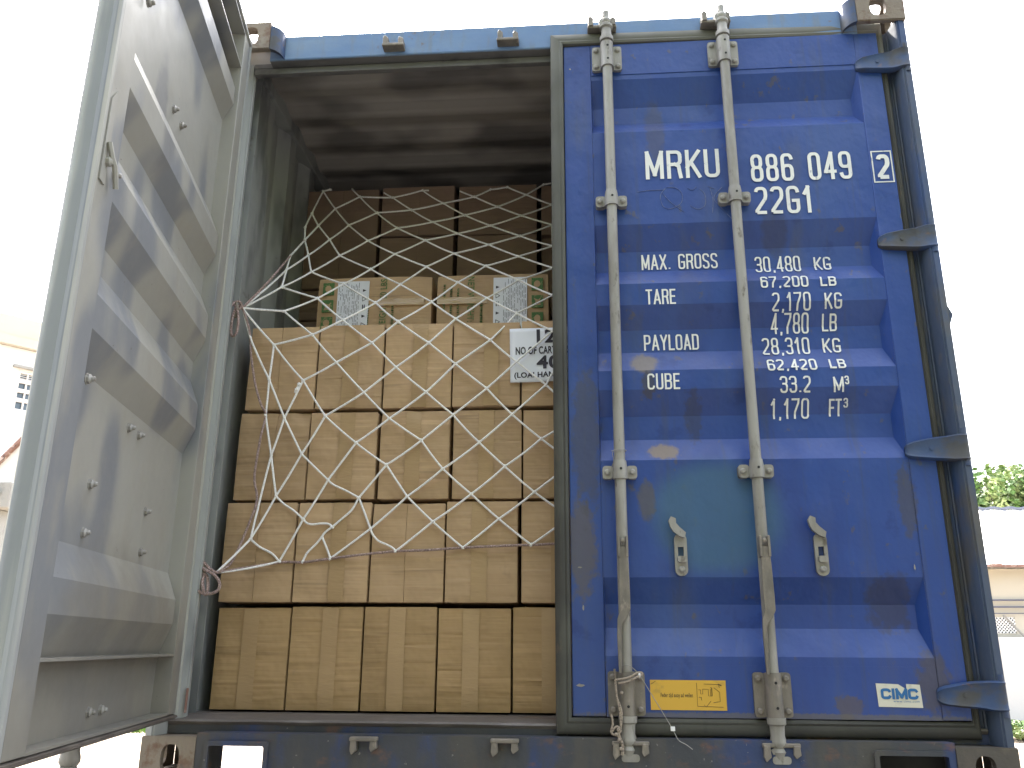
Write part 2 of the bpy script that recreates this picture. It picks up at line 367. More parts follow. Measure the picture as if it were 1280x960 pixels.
for (yy) in (0, BL - .178):
    for x0, hx in ((0, -1), (BX - .162, 1)):
        casting(x0, yy, 0, hx, False); casting(x0, yy, BH - .118, hx, True)
# rear corner posts
for s in (0, 1):
    P = [(.0, .012), (.028, .006), (.040, .030), (.043, .075), (.080, .095), (.080, .118), (.062, .122), (.060, .150), (.048, .155), (.046, .19), (.0, .19)]
    if s: P = [(BX - x, y) for x, y in P][::-1]
    bm = bmesh.new(); prism_z(bm, P, .118, BH - .118)
    bmesh.ops.bevel(bm, geom=[e for e in bm.edges if abs(e.verts[0].co.z - e.verts[1].co.z) > 1], offset=.005, segments=2, affect='EDGES')
    o = obj('corner_post', bm, 'wall_grey' if s == 0 else 'post_paint', cont, smooth=True)
    bm = bmesh.new()   # inner angle iron between post and corrugated wall
    P = [(.046, .19), (.07, .19), (.07, .196), (.05, .20), (.05, .33), (.046, .33)]
    if s: P = [(BX - x, y) for x, y in P][::-1]
    prism_z(bm, P, .165, 2.5)
    obj('jamb_strip', bm, 'wall_grey', cont)
# header
bm = bmesh.new()
P = [(.052, 2.463), (.055, 2.459), (.115, 2.452), (.115, 2.5655), (.058, 2.5665), (.052, 2.561)]
loft(bm, [[(x, y, z) for y, z in P] for x in (.150, 2.288)]); recalc(bm)
bmesh.ops.bevel(bm, geom=[e for e in bm.edges if abs(e.verts[0].co.x - e.verts[1].co.x) > 1], offset=.0015, segments=2, affect='EDGES')
bm.normal_update()
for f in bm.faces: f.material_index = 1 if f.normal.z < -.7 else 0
hd = obj('header', bm, ['header_blue', 'under'], cont)
for s in (0, 1):   # curved gussets from the castings down to the header face
    bm = bmesh.new(); L_ = []
    for i in range(7):
        a = i / 6 * math.pi / 2; x = .1635 + .042 * math.sin(a); y = .003 + .0485 * (1 - math.cos(a))
        zt_, zb_ = 2.575 - .012 * i / 6, 2.474 - .012 * i / 6
        L_.append([(x, y, zb_), (x, y, zt_), (x, y + .02, zt_), (x, y + .02, zb_)])
    if s: L_ = [[(BX - x, y, z) for x, y, z in l] for l in L_]
    loft(bm, L_); recalc(bm); obj('gusset', bm, 'frame_blue', cont, smooth=True)
bm = bmesh.new(); box(bm, .04, BX - .04, .116, .14, 2.452, 2.5505); obj('header_back_plate', bm, 'roof_grey', cont)
bm = bmesh.new(); box(bm, .08, BX - .08, .085, .110, 2.425, 2.4505, .003); obj('door_stop', bm, 'under', cont)
for xa in (.08, BX - .165):
    bm = bmesh.new(); box(bm, xa, xa + .07, .085, .11, 2.451, 2.472, .002); obj('corner_stop', bm, 'under', cont)
# sill
bm = bmesh.new()
box(bm, .163, 2.275, .002, .05, .106, .128)
box(bm, .375, 2.06, .002, .05, .0, .106)
box(bm, .163, .195, .002, .05, .0, .106); box(bm, 2.262, 2.275, .002, .05, .0, .106)
box(bm, .195, .375, .002, .05, .0, .012); box(bm, 2.06, 2.262, .002, .05, .0, .012)
box(bm, .01, 2.428, .068, .078, .119, .150); box(bm, .163, 2.275, .0505, .0675, .110, .1275)
obj('sill', bm, 'sill', cont)
for xa, xb in ((.190, .378), (2.058, 2.266)):
    bm = bmesh.new(); cx = (xa + xb) / 2
    ring(bm, rrect(cx, .052, xb - xa, .112, .010), rrect(cx, .052, xb - xa - .026, .086, .006), lambda a, b: (a, -.008, b), lambda a, b: (a, .004, b))
    recalc(bm); obj('pocket_rim', bm, 'sill', cont)
bm = bmesh.new(); box(bm, 2.055, 2.274, .056, .062, .001, .105); obj('added_pocket_backing', bm, 'dark', cont)  # added black backing, paints the right pocket dark inside
bm = bmesh.new(); box(bm, .20, .37, .14, .15, .094, .118); box(bm, .187, .193, .05, .13, .0, .11); box(bm, .373, .379, .05, .3, .0, .11); obj('pocket_wall', bm, 'sill', cont)
bm = bmesh.new()
loft(bm, [[(x, .064, .149), (x, .060, .1545), (x, .064, .1605), (x, .074, .1585), (x, .135, .170), (x, .135, .160), (x, .078, .148), (x, .068, .145)] for x in (.045, 2.393)])
bmesh.ops.subdivide_edges(bm, edges=[e for e in bm.edges if abs(e.verts[0].co.x - e.verts[1].co.x) > 1], cuts=40)
for v in bm.verts:
    v.co.z += .0022 * noise.noise(v.co * 6); v.co.y += .002 * noise.noise(v.co * 9 + Vector((3, 1, 5))) if v.co.y < .08 else 0
obj('threshold_plate', bm, 'sill_top', cont, smooth=True)
# keepers for the locking bars
def keeper(x, z, up, wide=0):
    bm = bmesh.new(); s = 1 if up else -1; k = .012 * wide; yf_ = -.022 + .018 * wide
    yb_ = .0535 if up else .0035
    if up: yf_ = .012
    box(bm, x - .040 - k, x + .040 + k, yf_, yb_, z - .006, z + .006, .003)
    for dx, q in ((-.036 - k, 1), (.020 + k, .8)):
        prism_y(bm, [(x + dx, z), (x + dx + .016, z), (x + dx + .018, z + s * .030 * q), (x + dx + .004, z + s * .042 * q), (x + dx - .002, z + s * .03 * q)], yf_ + .002 - .008 * wide, yb_)
    recalc(bm)
    bmesh.ops.bevel(bm, geom=bm.edges[:], offset=.0012, segments=1, affect='EDGES')
    obj('bar_keeper', bm, 'galv_low', cont)
for x in (.622, 1.044): keeper(x, 2.478, True)
for x in (1.385, 1.79): keeper(x, 2.512, True, 1)
for x in (.655, 1.055): keeper(x, .119, False)
for x in (1.405, 1.815): keeper(x, .116, False, 1)
# front (far) frame
for x in (.022, BX - .162):
    bm = bmesh.new(); box(bm, x + .001, x + .139, .1785, .186, .002, .1585); obj('corner_plate', bm, 'cast', cont)
for x in (0, BX - .10):
    bm = bmesh.new(); box(bm, x + .001, x + .099, BL - .15, BL - .055, .12, BH - .12); obj('front_corner_post', bm, 'frame_blue', cont)
# lashing hooks for the net
for (x, y, z) in ((.076, .150, 1.50), (.072, .115, .592)):
    bm = bmesh.new(); c = Vector((x, y, z))
    tube(bm, [c + Vector((-.022, 0, .03)), c + Vector((.004, -.002, .026)), c + Vector((.012, -.004, 0)), c + Vector((.004, -.002, -.026)), c + Vector((-.022, 0, -.03))], .0055, 8)
    obj('lashing_ring', bm, 'cast', cont)
bm = bmesh.new(); box(bm, .080, .083, .083, .094, .175, .245); obj('rust_patch', bm, 'rust', cont)
# small lug outside the right post
bm = bmesh.new(); prism_y(bm, [(2.437, 1.41), (2.452, 1.375), (2.437, 1.335)], .02, .05); recalc(bm); obj('side_lug', bm, 'frame_blue', cont)

# ------------------------------------------------------------------ doors
SH, DP = .050, .086
ZR = [(2.215, 2.310, 2.147, 2.094), (1.650, 1.736, 1.578, 1.519), (1.367, 1.443, 1.290, 1.218), (1.074, 1.154, .998, .926), (.494, .571, .426, .347)]
# (recess top, slope top, recess bottom, slope bottom)
BREAKS = sorted({z for r in ZR for z in r})
def prof(z):
    for rt, st, rb, sb in ZR:
        if sb < z < st:
            if z > rt: return SH + (DP - SH) * (st - z) / (st - rt)
            if z < rb: return SH + (DP - SH) * (z - sb) / (rb - sb)
            return DP
    return SH
U0, U1 = .150, 1.078
def door(s, loc, rz, lab):
    bm = bmesh.new()
    # outer corrugated sheet
    def V(u, n, z): return bm.verts.new((u, n, z))
    c = .022; zt, zb = 2.33, .322
    rows = []
    cur = V(U0, SH, zt), V(U1, SH, zt)
    for rt, st, rb, sb in ZR:
        a = V(U0, SH, st), V(U1, SH, st)
        bm.faces.new((cur[0], cur[1], a[1], a[0]))
        b = V(U0 + c, DP, rt), V(U1 - .004, DP, rt); d = V(U0 + c, DP, rb), V(U1 - .004, DP, rb); e = V(U0, SH, sb), V(U1, SH, sb)
        for q in ((a[0], a[1], b[1], b[0]), (b[0], b[1], d[1], d[0]), (d[0], d[1], e[1], e[0]), (a[0], b[0], d[0], e[0]), (a[1], e[1], d[1], b[1])): bm.faces.new(q)
        cur = e
    a = V(U0, SH, zb), V(U1, SH, zb); bm.faces.new((cur[0], cur[1], a[1], a[0]))
    es = [e for e in bm.edges if not e.is_boundary and e.calc_face_angle(0) > .1]
    bmesh.ops.bevel(bm, geom=es, offset=.016, segments=5, affect='EDGES')
    recalc(bm)
    if sum(f.normal.y * f.calc_area() for f in bm.faces) > 0: bmesh.ops.reverse_faces(bm, faces=bm.faces[:])
    g = bmesh.ops.duplicate(bm, geom=bm.verts[:] + bm.edges[:] + bm.faces[:])['geom']
    nf = [x for x in g if isinstance(x, bmesh.types.BMFace)]; nv = [x for x in g if isinstance(x, bmesh.types.BMVert)]
    for v in nv: v.co.y += .004
    bmesh.ops.reverse_faces(bm, faces=nf)
    uh = .070; uf = 1.175
    fr = []
    # stiles (box sections) and channel rails
    fr += box(bm, uf - .097, uf, .047, .100, .181, 2.457, .003) if False else []
    n0 = len(bm.faces)
    box(bm, uh, U0, .047, .100, .181, 2.457, .003)
    box(bm, U1, uf, .047, .100, .181, 2.457, .003)
    box(bm, U0 + .0005, U1 - .0005, .0475, .0515, .181, zb + .0005)           # bottom rail web
    box(bm, U0 + .0005, U1 - .0005, .0515, .098, .181, .187)
    box(bm, U0 + .0005, U1 - .0005, .0515, .098, .340, .346)
    box(bm, U0 + .0005, U1 - .0005, .0475, .0515, zt - .0005, 2.457)          # top rail
    box(bm, U0 + .0005, U1 - .0005, .0515, .098, 2.451, 2.457)
    box(bm, U0 + .0005, U1 - .0005, .0515, .098, 2.312, 2.318)
    bm.normal_update(); bm.faces.ensure_lookup_table()
    for f in bm.faces:
        f.material_index = 1 if (f.normal.y > -.25 and f.calc_center_median().y > .0516) or f.normal.y > .3 else 0
    for f in nf: f.material_index = 1
    for f in bm.faces:
        if f.index < n0 and f not in nf: f.material_index = 0
    nset = set(nf)
    for i, f in enumerate(bm.faces):
        if i < n0: f.material_index = 1 if f in nset else 0
    for v in bm.verts:   # dents and slight waviness of the sheet
        v.co.y += .0018 * noise.noise(Vector((v.co.x * 5, 0, v.co.z * 5)))
    flip_x(bm, s)
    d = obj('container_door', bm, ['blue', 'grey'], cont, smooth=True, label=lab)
    d.location = loc; d.rotation_euler = (0, 0, rz)
    for p in d.data.polygons: p.use_smooth = p.area < .02
    # gasket all round
    G = [(1.176, .092), (1.176, .060), (1.180, .050), (1.190, .050), (1.204, .058), (1.211, .072), (1.212, .092), (1.2075, .0975), (1.2050, .0945), (1.2030, .0985), (1.196, .104), (1.184, .104)]
    if s < 0: G = [(1.176, .092), (1.176, .056), (1.178, .036), (1.186, .033), (1.192, .036), (1.198, .034), (1.214, .035), (1.221, .040), (1.223, .060), (1.212, .066), (1.212, .092), (1.200, .104), (1.185, .104)]
    bm = bmesh.new()
    zt2, zb2 = 2.458, .180
    def corner(dist):   # offsets outward from the frame edge
        return dist
    def loop_at(off, n):
        return (off, n)
    L_ = []
    hu = uh
    for (uu, zz, du, dz) in ((uf, zt2, 1, 1), (hu, zt2, -1, 1), (hu, zb2, -1, -1), (uf, zb2, 1, -1), (uf, zt2, 1, 1)):
        k = .5 if du < 0 else 1
        L_.append([(uu + du * (g_[0] - uf) * k, g_[1] + (.02 if du < 0 and g_[1] < .05 else 0), zz + dz * (g_[0] - uf) * (.42 if s > 0 and dz < 0 else 1)) for g_ in G])
    loft(bm, L_, cap=False); recalc(bm); flip_x(bm, s)
    if s > 0:
        for f in bm.faces:
            c = f.calc_center_median(); f.material_index = 0 if c.z > .2 else 2
            if c.x > 1.2035 and c.z > .2 and c.y < .0965: f.material_index = 1
    obj('gasket', bm, ['gasket'] if s < 0 else ['gasket_pale', 'gasket_edge', 'gasket_brown'], d, smooth=True)
    # locking bars
    for bi, u in enumerate((1.02, .61)):
        bm = bmesh.new()
        lathe(bm, [(.178, .017), (.60, .0172), (1.2, .0165), (1.8, .0172), (2.45, .017)], u, .016, 14)
        lathe(bm, [(2.447, .024), (2.462, .0245), (2.470, .019), (2.497, .0175), (2.503, .024), (2.512, .024), (2.520, .0165), (2.528, .0205), (2.537, .019), (2.543, .013), (2.556, .012), (2.572, .013), (2.578, .006)], u, .016, 14)
        prism_y(bm, [(u - .004, 2.505), (u + .022, 2.50), (u + .026, 2.53), (u + .010, 2.548), (u - .010, 2.54)], .005, .03)
        lathe(bm, [(.186, .0265), (.170, .026), (.165, .021), (.140, .0195), (.126, .023), (.117, .023), (.108, .017), (.098, .021), (.090, .0175), (.082, .016)], u, .014, 14)
        prism_y(bm, rrect(u - .004, .078, .050, .020, .008), .0, .026)
        prism_y(bm, [(u + .010, .112), (u + .024, .104), (u + .018, .092), (u, .096)], .0, .03)
        recalc(bm); flip_x(bm, s)
        lb = obj('locking_bar', bm, 'galv', d, smooth=True)
        # brackets
        for z, kind in ((2.388, 2), (1.812, 1), (.884, 1), (.245, 3)):
            bm = bmesh.new(); hw = .050; hh = {1: .020, 2: .050, 3: .060}[kind]; bk = .0495 if kind == 1 else .0468
            for sd_ in (-1, 1):
                cx = u + sd_ * .0365
                prism_y(bm, rrect(cx, z, .032, 2 * hh, .009), .026 if kind == 1 else .034, bk)
                for dz in ((0,) if kind == 1 else (-hh + .016, hh - .016)):
                    bolt(bm, cx + sd_ * .002, .026 if kind == 1 else .034, z + dz, .0095)
            cover = hh + (.006 if kind == 1 else 0)
            rr_ = .0225
            pr_ = [(z - cover, rr_), (z + cover, rr_)] if kind != 1 else [(z - cover + .003, rr_), (z + cover * .5, rr_), (z + cover * 1.3, rr_ - .003)]
            lathe(bm, pr_, u, .016, 14)
            if kind != 1:
                box(bm, u - .023, u + .023, .018, .0465, z - cover + .002, z + cover - .002)
            else:
                box(bm, u - .023, u + .023, .018, .0495, z - .016, z + .014)
            recalc(bm)
            for dz in ((.006,) if kind == 1 else (-hh * .55, hh * .55)):
                L2 = [(u - .002 + .004 * math.cos(i * math.pi / 4), z + dz + .004 * math.sin(i * math.pi / 4)) for i in range(8)]
                n1 = len(bm.faces); prism_y(bm, L2, -.0072, -.004); bm.faces.ensure_lookup_table()
                for f in bm.faces[n1:]: f.material_index = 1
            recalc(bm); flip_x(bm, s)
            obj('bar_bracket', bm, ['galv' if kind != 3 else 'galv_low', 'dark'], d, smooth=True)
        # handle hanging along the bar
        bm = bmesh.new()
        P = [(-.013, .655), (.012, .655), (.015, .60), (.0165, .52), (.0165, .475), (.006, .452), (-.006, .440), (-.011, .425), (-.013, .33), (-.014, .300), (-.022, .300), (-.024, .40), (-.022, .45), (-.014, .475), (-.015, .53), (-.013, .60)]
        prism_y(bm, [(u - x, z) for x, z in P], -.014, -.004)
        for dx in (-.012, .012):
            prism_y(bm, rrect(u + dx, .655, .007, .062, .003), -.020, .012)
        bolt(bm, u, -.014, .672, .007, .005)
        recalc(bm)
        bmesh.ops.bevel(bm, geom=[e for e in bm.edges if e.calc_face_angle(0) > 1], offset=.0012, segments=1, affect='EDGES')
        flip_x(bm, s)
        obj('door_handle', bm, 'galv_low', d, smooth=True)
    # handle catches
    for u in (.846, .437):
        bm = bmesh.new(); cz = .636
        ring(bm, rrect(u, cz, .037, .124, .017, 4), [(p[0], p[1]) for p in rrect(u, cz + .008, .017, .030, .002, 4)], lambda a, b: (a, .037, b), lambda a, b: (a, .0485, b))
        prism_y(bm, [(u + .005, .690), (u - .012, .684), (u - .016, .70), (u + .002, .716), (u + .012, .728), (u + .012, .742), (u + .026, .748), (u + .034, .735), (u + .030, .718), (u + .022, .704)], .022, .0365)
        prism_y(bm, rrect(u + .002 - .004, .622, .026, .018, .004), .024, .0365)
        bolt(bm, u, .037, .697, .010, .012); bolt(bm, u, .037, .593, .010, .010)
        recalc(bm); flip_x(bm, s)
        obj('handle_catch', bm, 'galv', d, smooth=True)
    # hinges
    for z in (2.322, 1.643, .948, .249):
        bm = bmesh.new(); L_ = []
        for u, h0, h1, n_, bk in ((.158, .016, .010, .046, .0475), (.152, .024, .018, .036, .0465), (.135, .029, .024, .027, .0465), (.09, .033, .033, .025, .0465), (.060, .035, .037, .024, .0465), (.042, .037, .038, .021, .045), (.028, .040, .039, .012, .035), (.012, .041, .040, .003, .026), (-.006, .041, .040, .001, .022), (-.014, .041, .040, .006, .018)):
            r_ = .005
            L_.append([(u, bk, z - h0), (u, n_ + r_, z - h0), (u, n_ - .002, z - h0 + r_), (u, n_ + .001, z - h0 + .012), (u, n_ + .001, z + h1 - .012), (u, n_ - .002, z + h1 - r_), (u, n_ + r_, z + h1), (u, bk, z + h1)])
        loft(bm, L_)
        lathe(bm, [(z - .056, .009), (z + .056, .009)], -.004, .012, 10)
        bm2 = [(.004 * math.cos(i * math.pi / 3), .004 * math.sin(i * math.pi / 3)) for i in range(6)]
        prism_y(bm, [(.088 + 1.6 * a, z + 1.6 * b) for a, b in bm2], .0235, .03)
        recalc(bm); flip_x(bm, s)
        obj('hinge', bm, 'frame_blue', d, smooth=True)
    # bolt ends on the inner side
    for u, z, n_ in ((.65, 1.797, .054), (.57, 1.797, .054), (.65, .884, .054), (.57, .884, .054), (.846, .708, .054), (.437, .708, .054), (.846, .602, .054), (.437, .602, .054), (.65, .225, .0515), (.57, .225, .0515), (1.055, 1.812, .099), (1.095, 1.33, .099), (1.066, .884, .099)):
        bm = bmesh.new(); bolt(bm, u, n_, z, .0125, .003, 1); bolt(bm, u, n_ + .002, z, .0105, .009, 1); bolt(bm, u, n_ + .010, z, .0058, .008, 1); recalc(bm); flip_x(bm, s)
        obj('bolt', bm, 'galv', d, smooth=True)
    return d
right = door(-1, (2.42, 0, 0), 0, 'closed blue door with white lettering')
TH = .1852
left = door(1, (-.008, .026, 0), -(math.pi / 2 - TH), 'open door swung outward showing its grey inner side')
# retaining plate and latch on the edge of the open door
bm = bmesh.new()
prism_y(bm, [(1.150, 1.50), (1.171, 1.47), (1.171, 1.28), (1.142, 1.28), (1.146, 1.42)], .1005, .104)
tube(bm, [(1.160, .108, 1.37), (1.150, .114, 1.34), (1.138, .118, 1.325), (1.118, .118, 1.285)], .006, 6)
bolt(bm, 1.148, .104, 1.332, .011, .012, 1)
recalc(bm); obj('edge_latch', bm, 'grey', left, smooth=True)

# ------------------------------------------------------------------ lettering on the closed door
def text_mesh(body, x0, x1, z0, z1, name, m, parent, yf, lx=0, weight=.012, sup=None, rot=0):
    """flat lettering fitted to a box on a surface y = yf(z); lx: local x offset"""
    cu = bpy.data.curves.new('t', 'FONT'); cu.body = body; cu.size = 1; cu.offset = weight; cu.resolution_u = 5; cu.space_character = 1.06
    to = bpy.data.objects.new('t', cu); COL.objects.link(to)
    dg = bpy.context.evaluated_depsgraph_get(); me = bpy.data.meshes.new_from_object(to.evaluated_get(dg))
    bm = bmesh.new(); bm.from_mesh(me); bpy.data.objects.remove(to); bpy.data.meshes.remove(me); bpy.data.curves.remove(cu)
    xs = [v.co.x for v in bm.verts]; ys = [v.co.y for v in bm.verts]
    a, b, c, d = min(xs), max(xs), min(ys), max(ys)
    for v in bm.verts:
        p, q = (v.co.x - a) / (b - a), (v.co.y - c) / (d - c)
        if rot == 1: p, q = 1 - q, p        # reads upwards
        elif rot == -1: p, q = q, 1 - p
        v.co = (x0 + p * (x1 - x0) - lx, 0, z0 + q * (z1 - z0))
    if yf.__class__.__name__ != 'float':
        for z in BREAKS:
            if z0 < z < z1: bmesh.ops.bisect_plane(bm, geom=bm.verts[:] + bm.edges[:] + bm.faces[:], plane_co=(0, 0, z), plane_no=(0, 0, 1))
        for v in bm.verts: v.co.y = yf(v.co.z) - .0028
    else:
        for v in bm.verts: v.co.y = yf
    bm.normal_update()
    for f in bm.faces:
        if f.normal.y > 0: f.normal_flip()
    return obj(name, bm, m, parent)
DX = 2.42
def arc(cx, cy, rx, ry, a0, a1, n=5): return [(cx + rx * math.cos(rad(a0 + (a1 - a0) * i / n)), cy + ry * math.sin(rad(a0 + (a1 - a0) * i / n))) for i in range(n + 1)]
def glyph(c):
    """condensed stencil-like lettering: list of (points, closed) in a 0..1 box"""
    rx, ry = .34, .17
    def loop(x0, x1, y0, y1):
        return arc(x1 - rx, y1 - ry, rx, ry, 0, 90) + arc(x0 + rx, y1 - ry, rx, ry, 90, 180) + arc(x0 + rx, y0 + ry, rx, ry, 180, 270) + arc(x1 - rx, y0 + ry, rx, ry, 270, 360)
    D = {
        'M': [([(0, 0), (0, 1)], 0), ([(0, 1), (.5, .12)], 0), ([(.5, .12), (1, 1)], 0), ([(1, 1), (1, 0)], 0)],
        'R': [([(0, 0), (0, 1)], 0), ([(0, 1), (.66, 1)] + arc(.66, .84, rx, .16, 90, 0)[1:] + arc(.66, .66, rx, .16, 0, -90) + [(0, .5)], 0), ([(.55, .5), (.86, .42), (.92, .2), (1, 0)], 0)],
        'K': [([(0, 0), (0, 1)], 0), ([(1, 1), (.0, .38)], 0), ([(.30, .58), (1, 0)], 0)],
        'U': [([(0, 1), (0, ry)] + arc(rx, ry, rx, ry, 180, 270)[1:] + arc(1 - rx, ry, rx, ry, 270, 360) + [(1, 1)], 0)],
        '8': [(loop(.04, .96, .52, 1), 1), (loop(0, 1, 0, .52), 1)],
        '0': [(loop(0, 1, 0, 1), 1)], 'O': [(loop(0, 1, 0, 1), 1)],
        '6': [(loop(0, 1, 0, .56), 1), ([(0, .3), (0, 1 - ry)] + arc(rx, 1 - ry, rx, ry, 180, 90)[1:] + arc(1 - rx, 1 - ry, rx, ry, 90, 12), 0)],
        '9': [(loop(0, 1, .44, 1), 1), ([(1, .7), (1, ry)] + arc(1 - rx, ry, rx, ry, 360, 270)[1:] + arc(rx, ry, rx, ry, 270, 192), 0)],
        '4': [([(.72, 0), (.72, 1)], 0), ([(.72, 1), (0, .26)], 0), ([(0, .26), (1, .26)], 0)],
        '2': [(arc(rx, 1 - ry, rx, ry, 170, 90) + arc(1 - rx, 1 - ry, rx, ry, 90, 0) + [(1, .68), (.92, .56), (0, .08), (0, 0)], 0), ([(0, 0), (1, 0)], 0)],
        '3': [(arc(rx, 1 - ry, rx, ry, 170, 90) + arc(1 - rx, 1 - ry, rx, ry, 90, 0) + arc(.66, .68, rx, .15, 0, -90) + [(.4, .53)], 0), ([(.5, .53)] + arc(.66, .37, rx, .16, 90, 0) + arc(1 - rx, ry, rx, ry, 0, -90) + arc(rx, ry, rx, ry, 270, 190), 0)],
        'G': [(arc(1 - rx, 1 - ry, rx, ry, 8, 90) + arc(rx, 1 - ry, rx, ry, 90, 180) + arc(rx, ry, rx, ry, 180, 270) + arc(1 - rx, ry, rx, ry, 270, 360) + [(1, .46)], 0), ([(1, .46), (.55, .46)], 0)],
        'S': [(arc(1 - rx, 1 - ry, rx, ry, 8, 90) + arc(rx, 1 - ry, rx, ry, 90, 180) + [(0, .72), (.15, .57), (.85, .43), (1, .28)] + arc(1 - rx, ry, rx, ry, 0, -90) + arc(rx, ry, rx, ry, 270, 188), 0)],
        'C': [(arc(1 - rx, 1 - ry, rx, ry, 8, 90) + arc(rx, 1 - ry, rx, ry, 90, 180) + arc(rx, ry, rx, ry, 180, 270) + arc(1 - rx, ry, rx, ry, 270, 352), 0)],
        '1': [([(.62, 0), (.62, 1)], 0), ([(.62, .98), (.1, .74)], 0)],
        '7': [([(0, 1), (1, 1)], 0), ([(1, 1), (.95, .8), (.45, .35), (.38, 0)], 0)],
        'A': [([(0, 0), (.5, 1)], 0), ([(.5, 1), (1, 0)], 0), ([(.2, .28), (.8, .28)], 0)],
        'X': [([(0, 0), (1, 1)], 0), ([(0, 1), (1, 0)], 0)],
        'I': [([(.5, 0), (.5, 1)], 0)],
        'T': [([(0, 1), (1, 1)], 0), ([(.5, 1), (.5, 0)], 0)],
        'E': [([(1, 1), (0, 1), (0, 0), (1, 0)], 0), ([(0, .52), (.86, .52)], 0)],
        'F': [([(1, 1), (0, 1), (0, 0)], 0), ([(0, .5), (.86, .5)], 0)],
        'L': [([(0, 1), (0, 0), (1, 0)], 0)],
        'P': [([(0, 0), (0, 1)], 0), ([(0, 1), (.66, 1)] + arc(.66, .82, rx, .18, 90, 0)[1:] + arc(.66, .62, rx, .18, 0, -90) + [(0, .44)], 0)],
        'B': [([(0, 0), (0, 1)], 0), ([(0, 1), (.62, 1)] + arc(.62, .84, rx, .16, 90, 0)[1:] + arc(.62, .69, rx, .16, 0, -90) + [(0, .53)], 0), ([(0, .53), (.66, .53)] + arc(.66, .35, rx, .18, 90, 0)[1:] + arc(.66, .18, rx, .18, 0, -90) + [(0, 0)], 0)],
        'D': [([(0, 0), (0, 1)], 0), ([(0, 1), (.66, 1)] + arc(.66, 1 - ry, rx, ry, 90, 0)[1:] + arc(.66, ry, rx, ry, 0, -90) + [(0, 0)], 0)],
        'Y': [([(0, 1), (.5, .45)], 0), ([(1, 1), (.5, .45)], 0), ([(.5, .45), (.5, 0)], 0)],
        '.': [([(.5, -.02), (.5, .07)], 0)], ',': [([(.5, .07), (.5, 0), (.2, -.14)], 0)]}
    return D[c]
WID = {'M': 1.25, 'I': .12, '1': .72, '.': .25, ',': .3, ' ': .62, 'E': .85, 'F': .85, 'L': .82, 'A': 1.12, 'Y': 1.08, 'O': 1.0, 'X': 1.05, 'T': 1.0}
def stencil(body, x0, x1, z0, z1, name, wt, m='paint_white', yf=None, lx=None, gap=.34):
    """paint-stencil lettering fitted to a box; wt is the stroke width in metres"""
    ws = [WID.get(c, 1.0) for c in body]; tot = sum(ws) + gap * (len(body) - 1)
    inner = (x1 - x0) - wt; k = inner / tot; h = z1 - z0 - wt; bm = bmesh.new(); x = x0 + wt / 2; lay = 0
    for c, w_ in zip(body, ws):
        if c != ' ':
            for P, closed in glyph(c):
                Q = []
                for a, b in P:
                    p = Vector((x + a * w_ * k, z0 + wt / 2 + b * h))
                    if not Q or (p - Q[-1]).length > 1e-5: Q.append(p)
                if closed and (Q[0] - Q[-1]).length < 1e-5: Q.pop()
                n_ = len(Q); Lft, Rgt = [], []
                for i in range(n_):
                    if closed: d1 = (Q[i] - Q[i - 1]).normalized(); d2 = (Q[(i + 1) % n_] - Q[i]).normalized()
                    else:
                        d1 = (Q[i] - Q[i - 1]).normalized() if i else (Q[1] - Q[0]).normalized(); d2 = (Q[i + 1] - Q[i]).normalized() if i < n_ - 1 else d1
                    t = (d1 + d2).normalized(); mv = Vector((-t.y, t.x)); l = wt / 2 / max(.55, mv.dot(Vector((-d1.y, d1.x))))
                    q = Q[i].copy()
                    if not closed and i in (0, n_ - 1) and c not in '2': q += t * (wt / 2 * (1 if i else -1)) * (1 if c not in '.,' else 0)
                    Lft.append(q + mv * l); Rgt.append(q - mv * l)
                A = [bm.verts.new((v.x, lay * .00025, v.y)) for v in Lft]; B = [bm.verts.new((v.x, lay * .00025, v.y)) for v in Rgt]
                for i in range(n_ if closed else n_ - 1):
                    j_ = (i + 1) % n_; bm.faces.new((A[i], B[i], B[j_], A[j_]))
                lay = (lay + 1) % 4
        x += (w_ + gap) * k
    for z in BREAKS:
        if z0 - .02 < z < z1 + .02: bmesh.ops.bisect_plane(bm, geom=bm.verts[:] + bm.edges[:] + bm.faces[:], plane_co=(0, 0, z), plane_no=(0, 0, 1))
    for v in bm.verts:
        v.co.y = (yf if yf else prof(v.co.z)) - .0030 - v.co.y; v.co.x -= DX
    bm.normal_update()
    for f in bm.faces:
        if f.normal.y > 0: f.normal_flip()
    return obj(name, bm, m, right)
DX = 2.42
stencil('MRKU', 1.521, 1.772, 1.903, 2.012, 'owner_code', .0128, gap=.62)
stencil('886 049', 1.875, 2.209, 1.880, 1.985, 'serial_number', .0118, gap=.72)
stencil('22G1', 1.879, 2.071, 1.758, 1.860, 'type_code', .0118, gap=.66)
stencil('2', 2.290, 2.333, 1.873, 1.966, 'check_digit', .0145, yf=.047)
bm = bmesh.new()
f0 = lambda a, b: (a - DX, .0452, b); f1 = lambda a, b: (a - DX, .0462, b)
ring(bm, rectloop(2.276, 2.343, 1.861, 1.981), rectloop(2.280, 2.339, 1.865, 1.977), f0, f1); recalc(bm); obj('check_digit_frame', bm, 'paint_white', right)
WT = 'weight_marking'
def line(body, x0, x1, z0, z1, rec=0, w_=.006): stencil(body, x0, x1, z0, z1, WT, .0058 if len(body) > 1 or body == 'M' else .0042, gap=.6)
line('MAX. GROSS', 1.497, 1.749, 1.582, 1.637)
line('30,480', 1.870, 2.018, 1.558, 1.619); line('KG', 2.062, 2.116, 1.562, 1.612)
line('67,200', 1.876, 2.028, 1.492, 1.535, 0, .012); line('LB', 2.066, 2.116, 1.493, 1.528, 0, .012)
line('TARE', 1.503, 1.600, 1.443, 1.496)
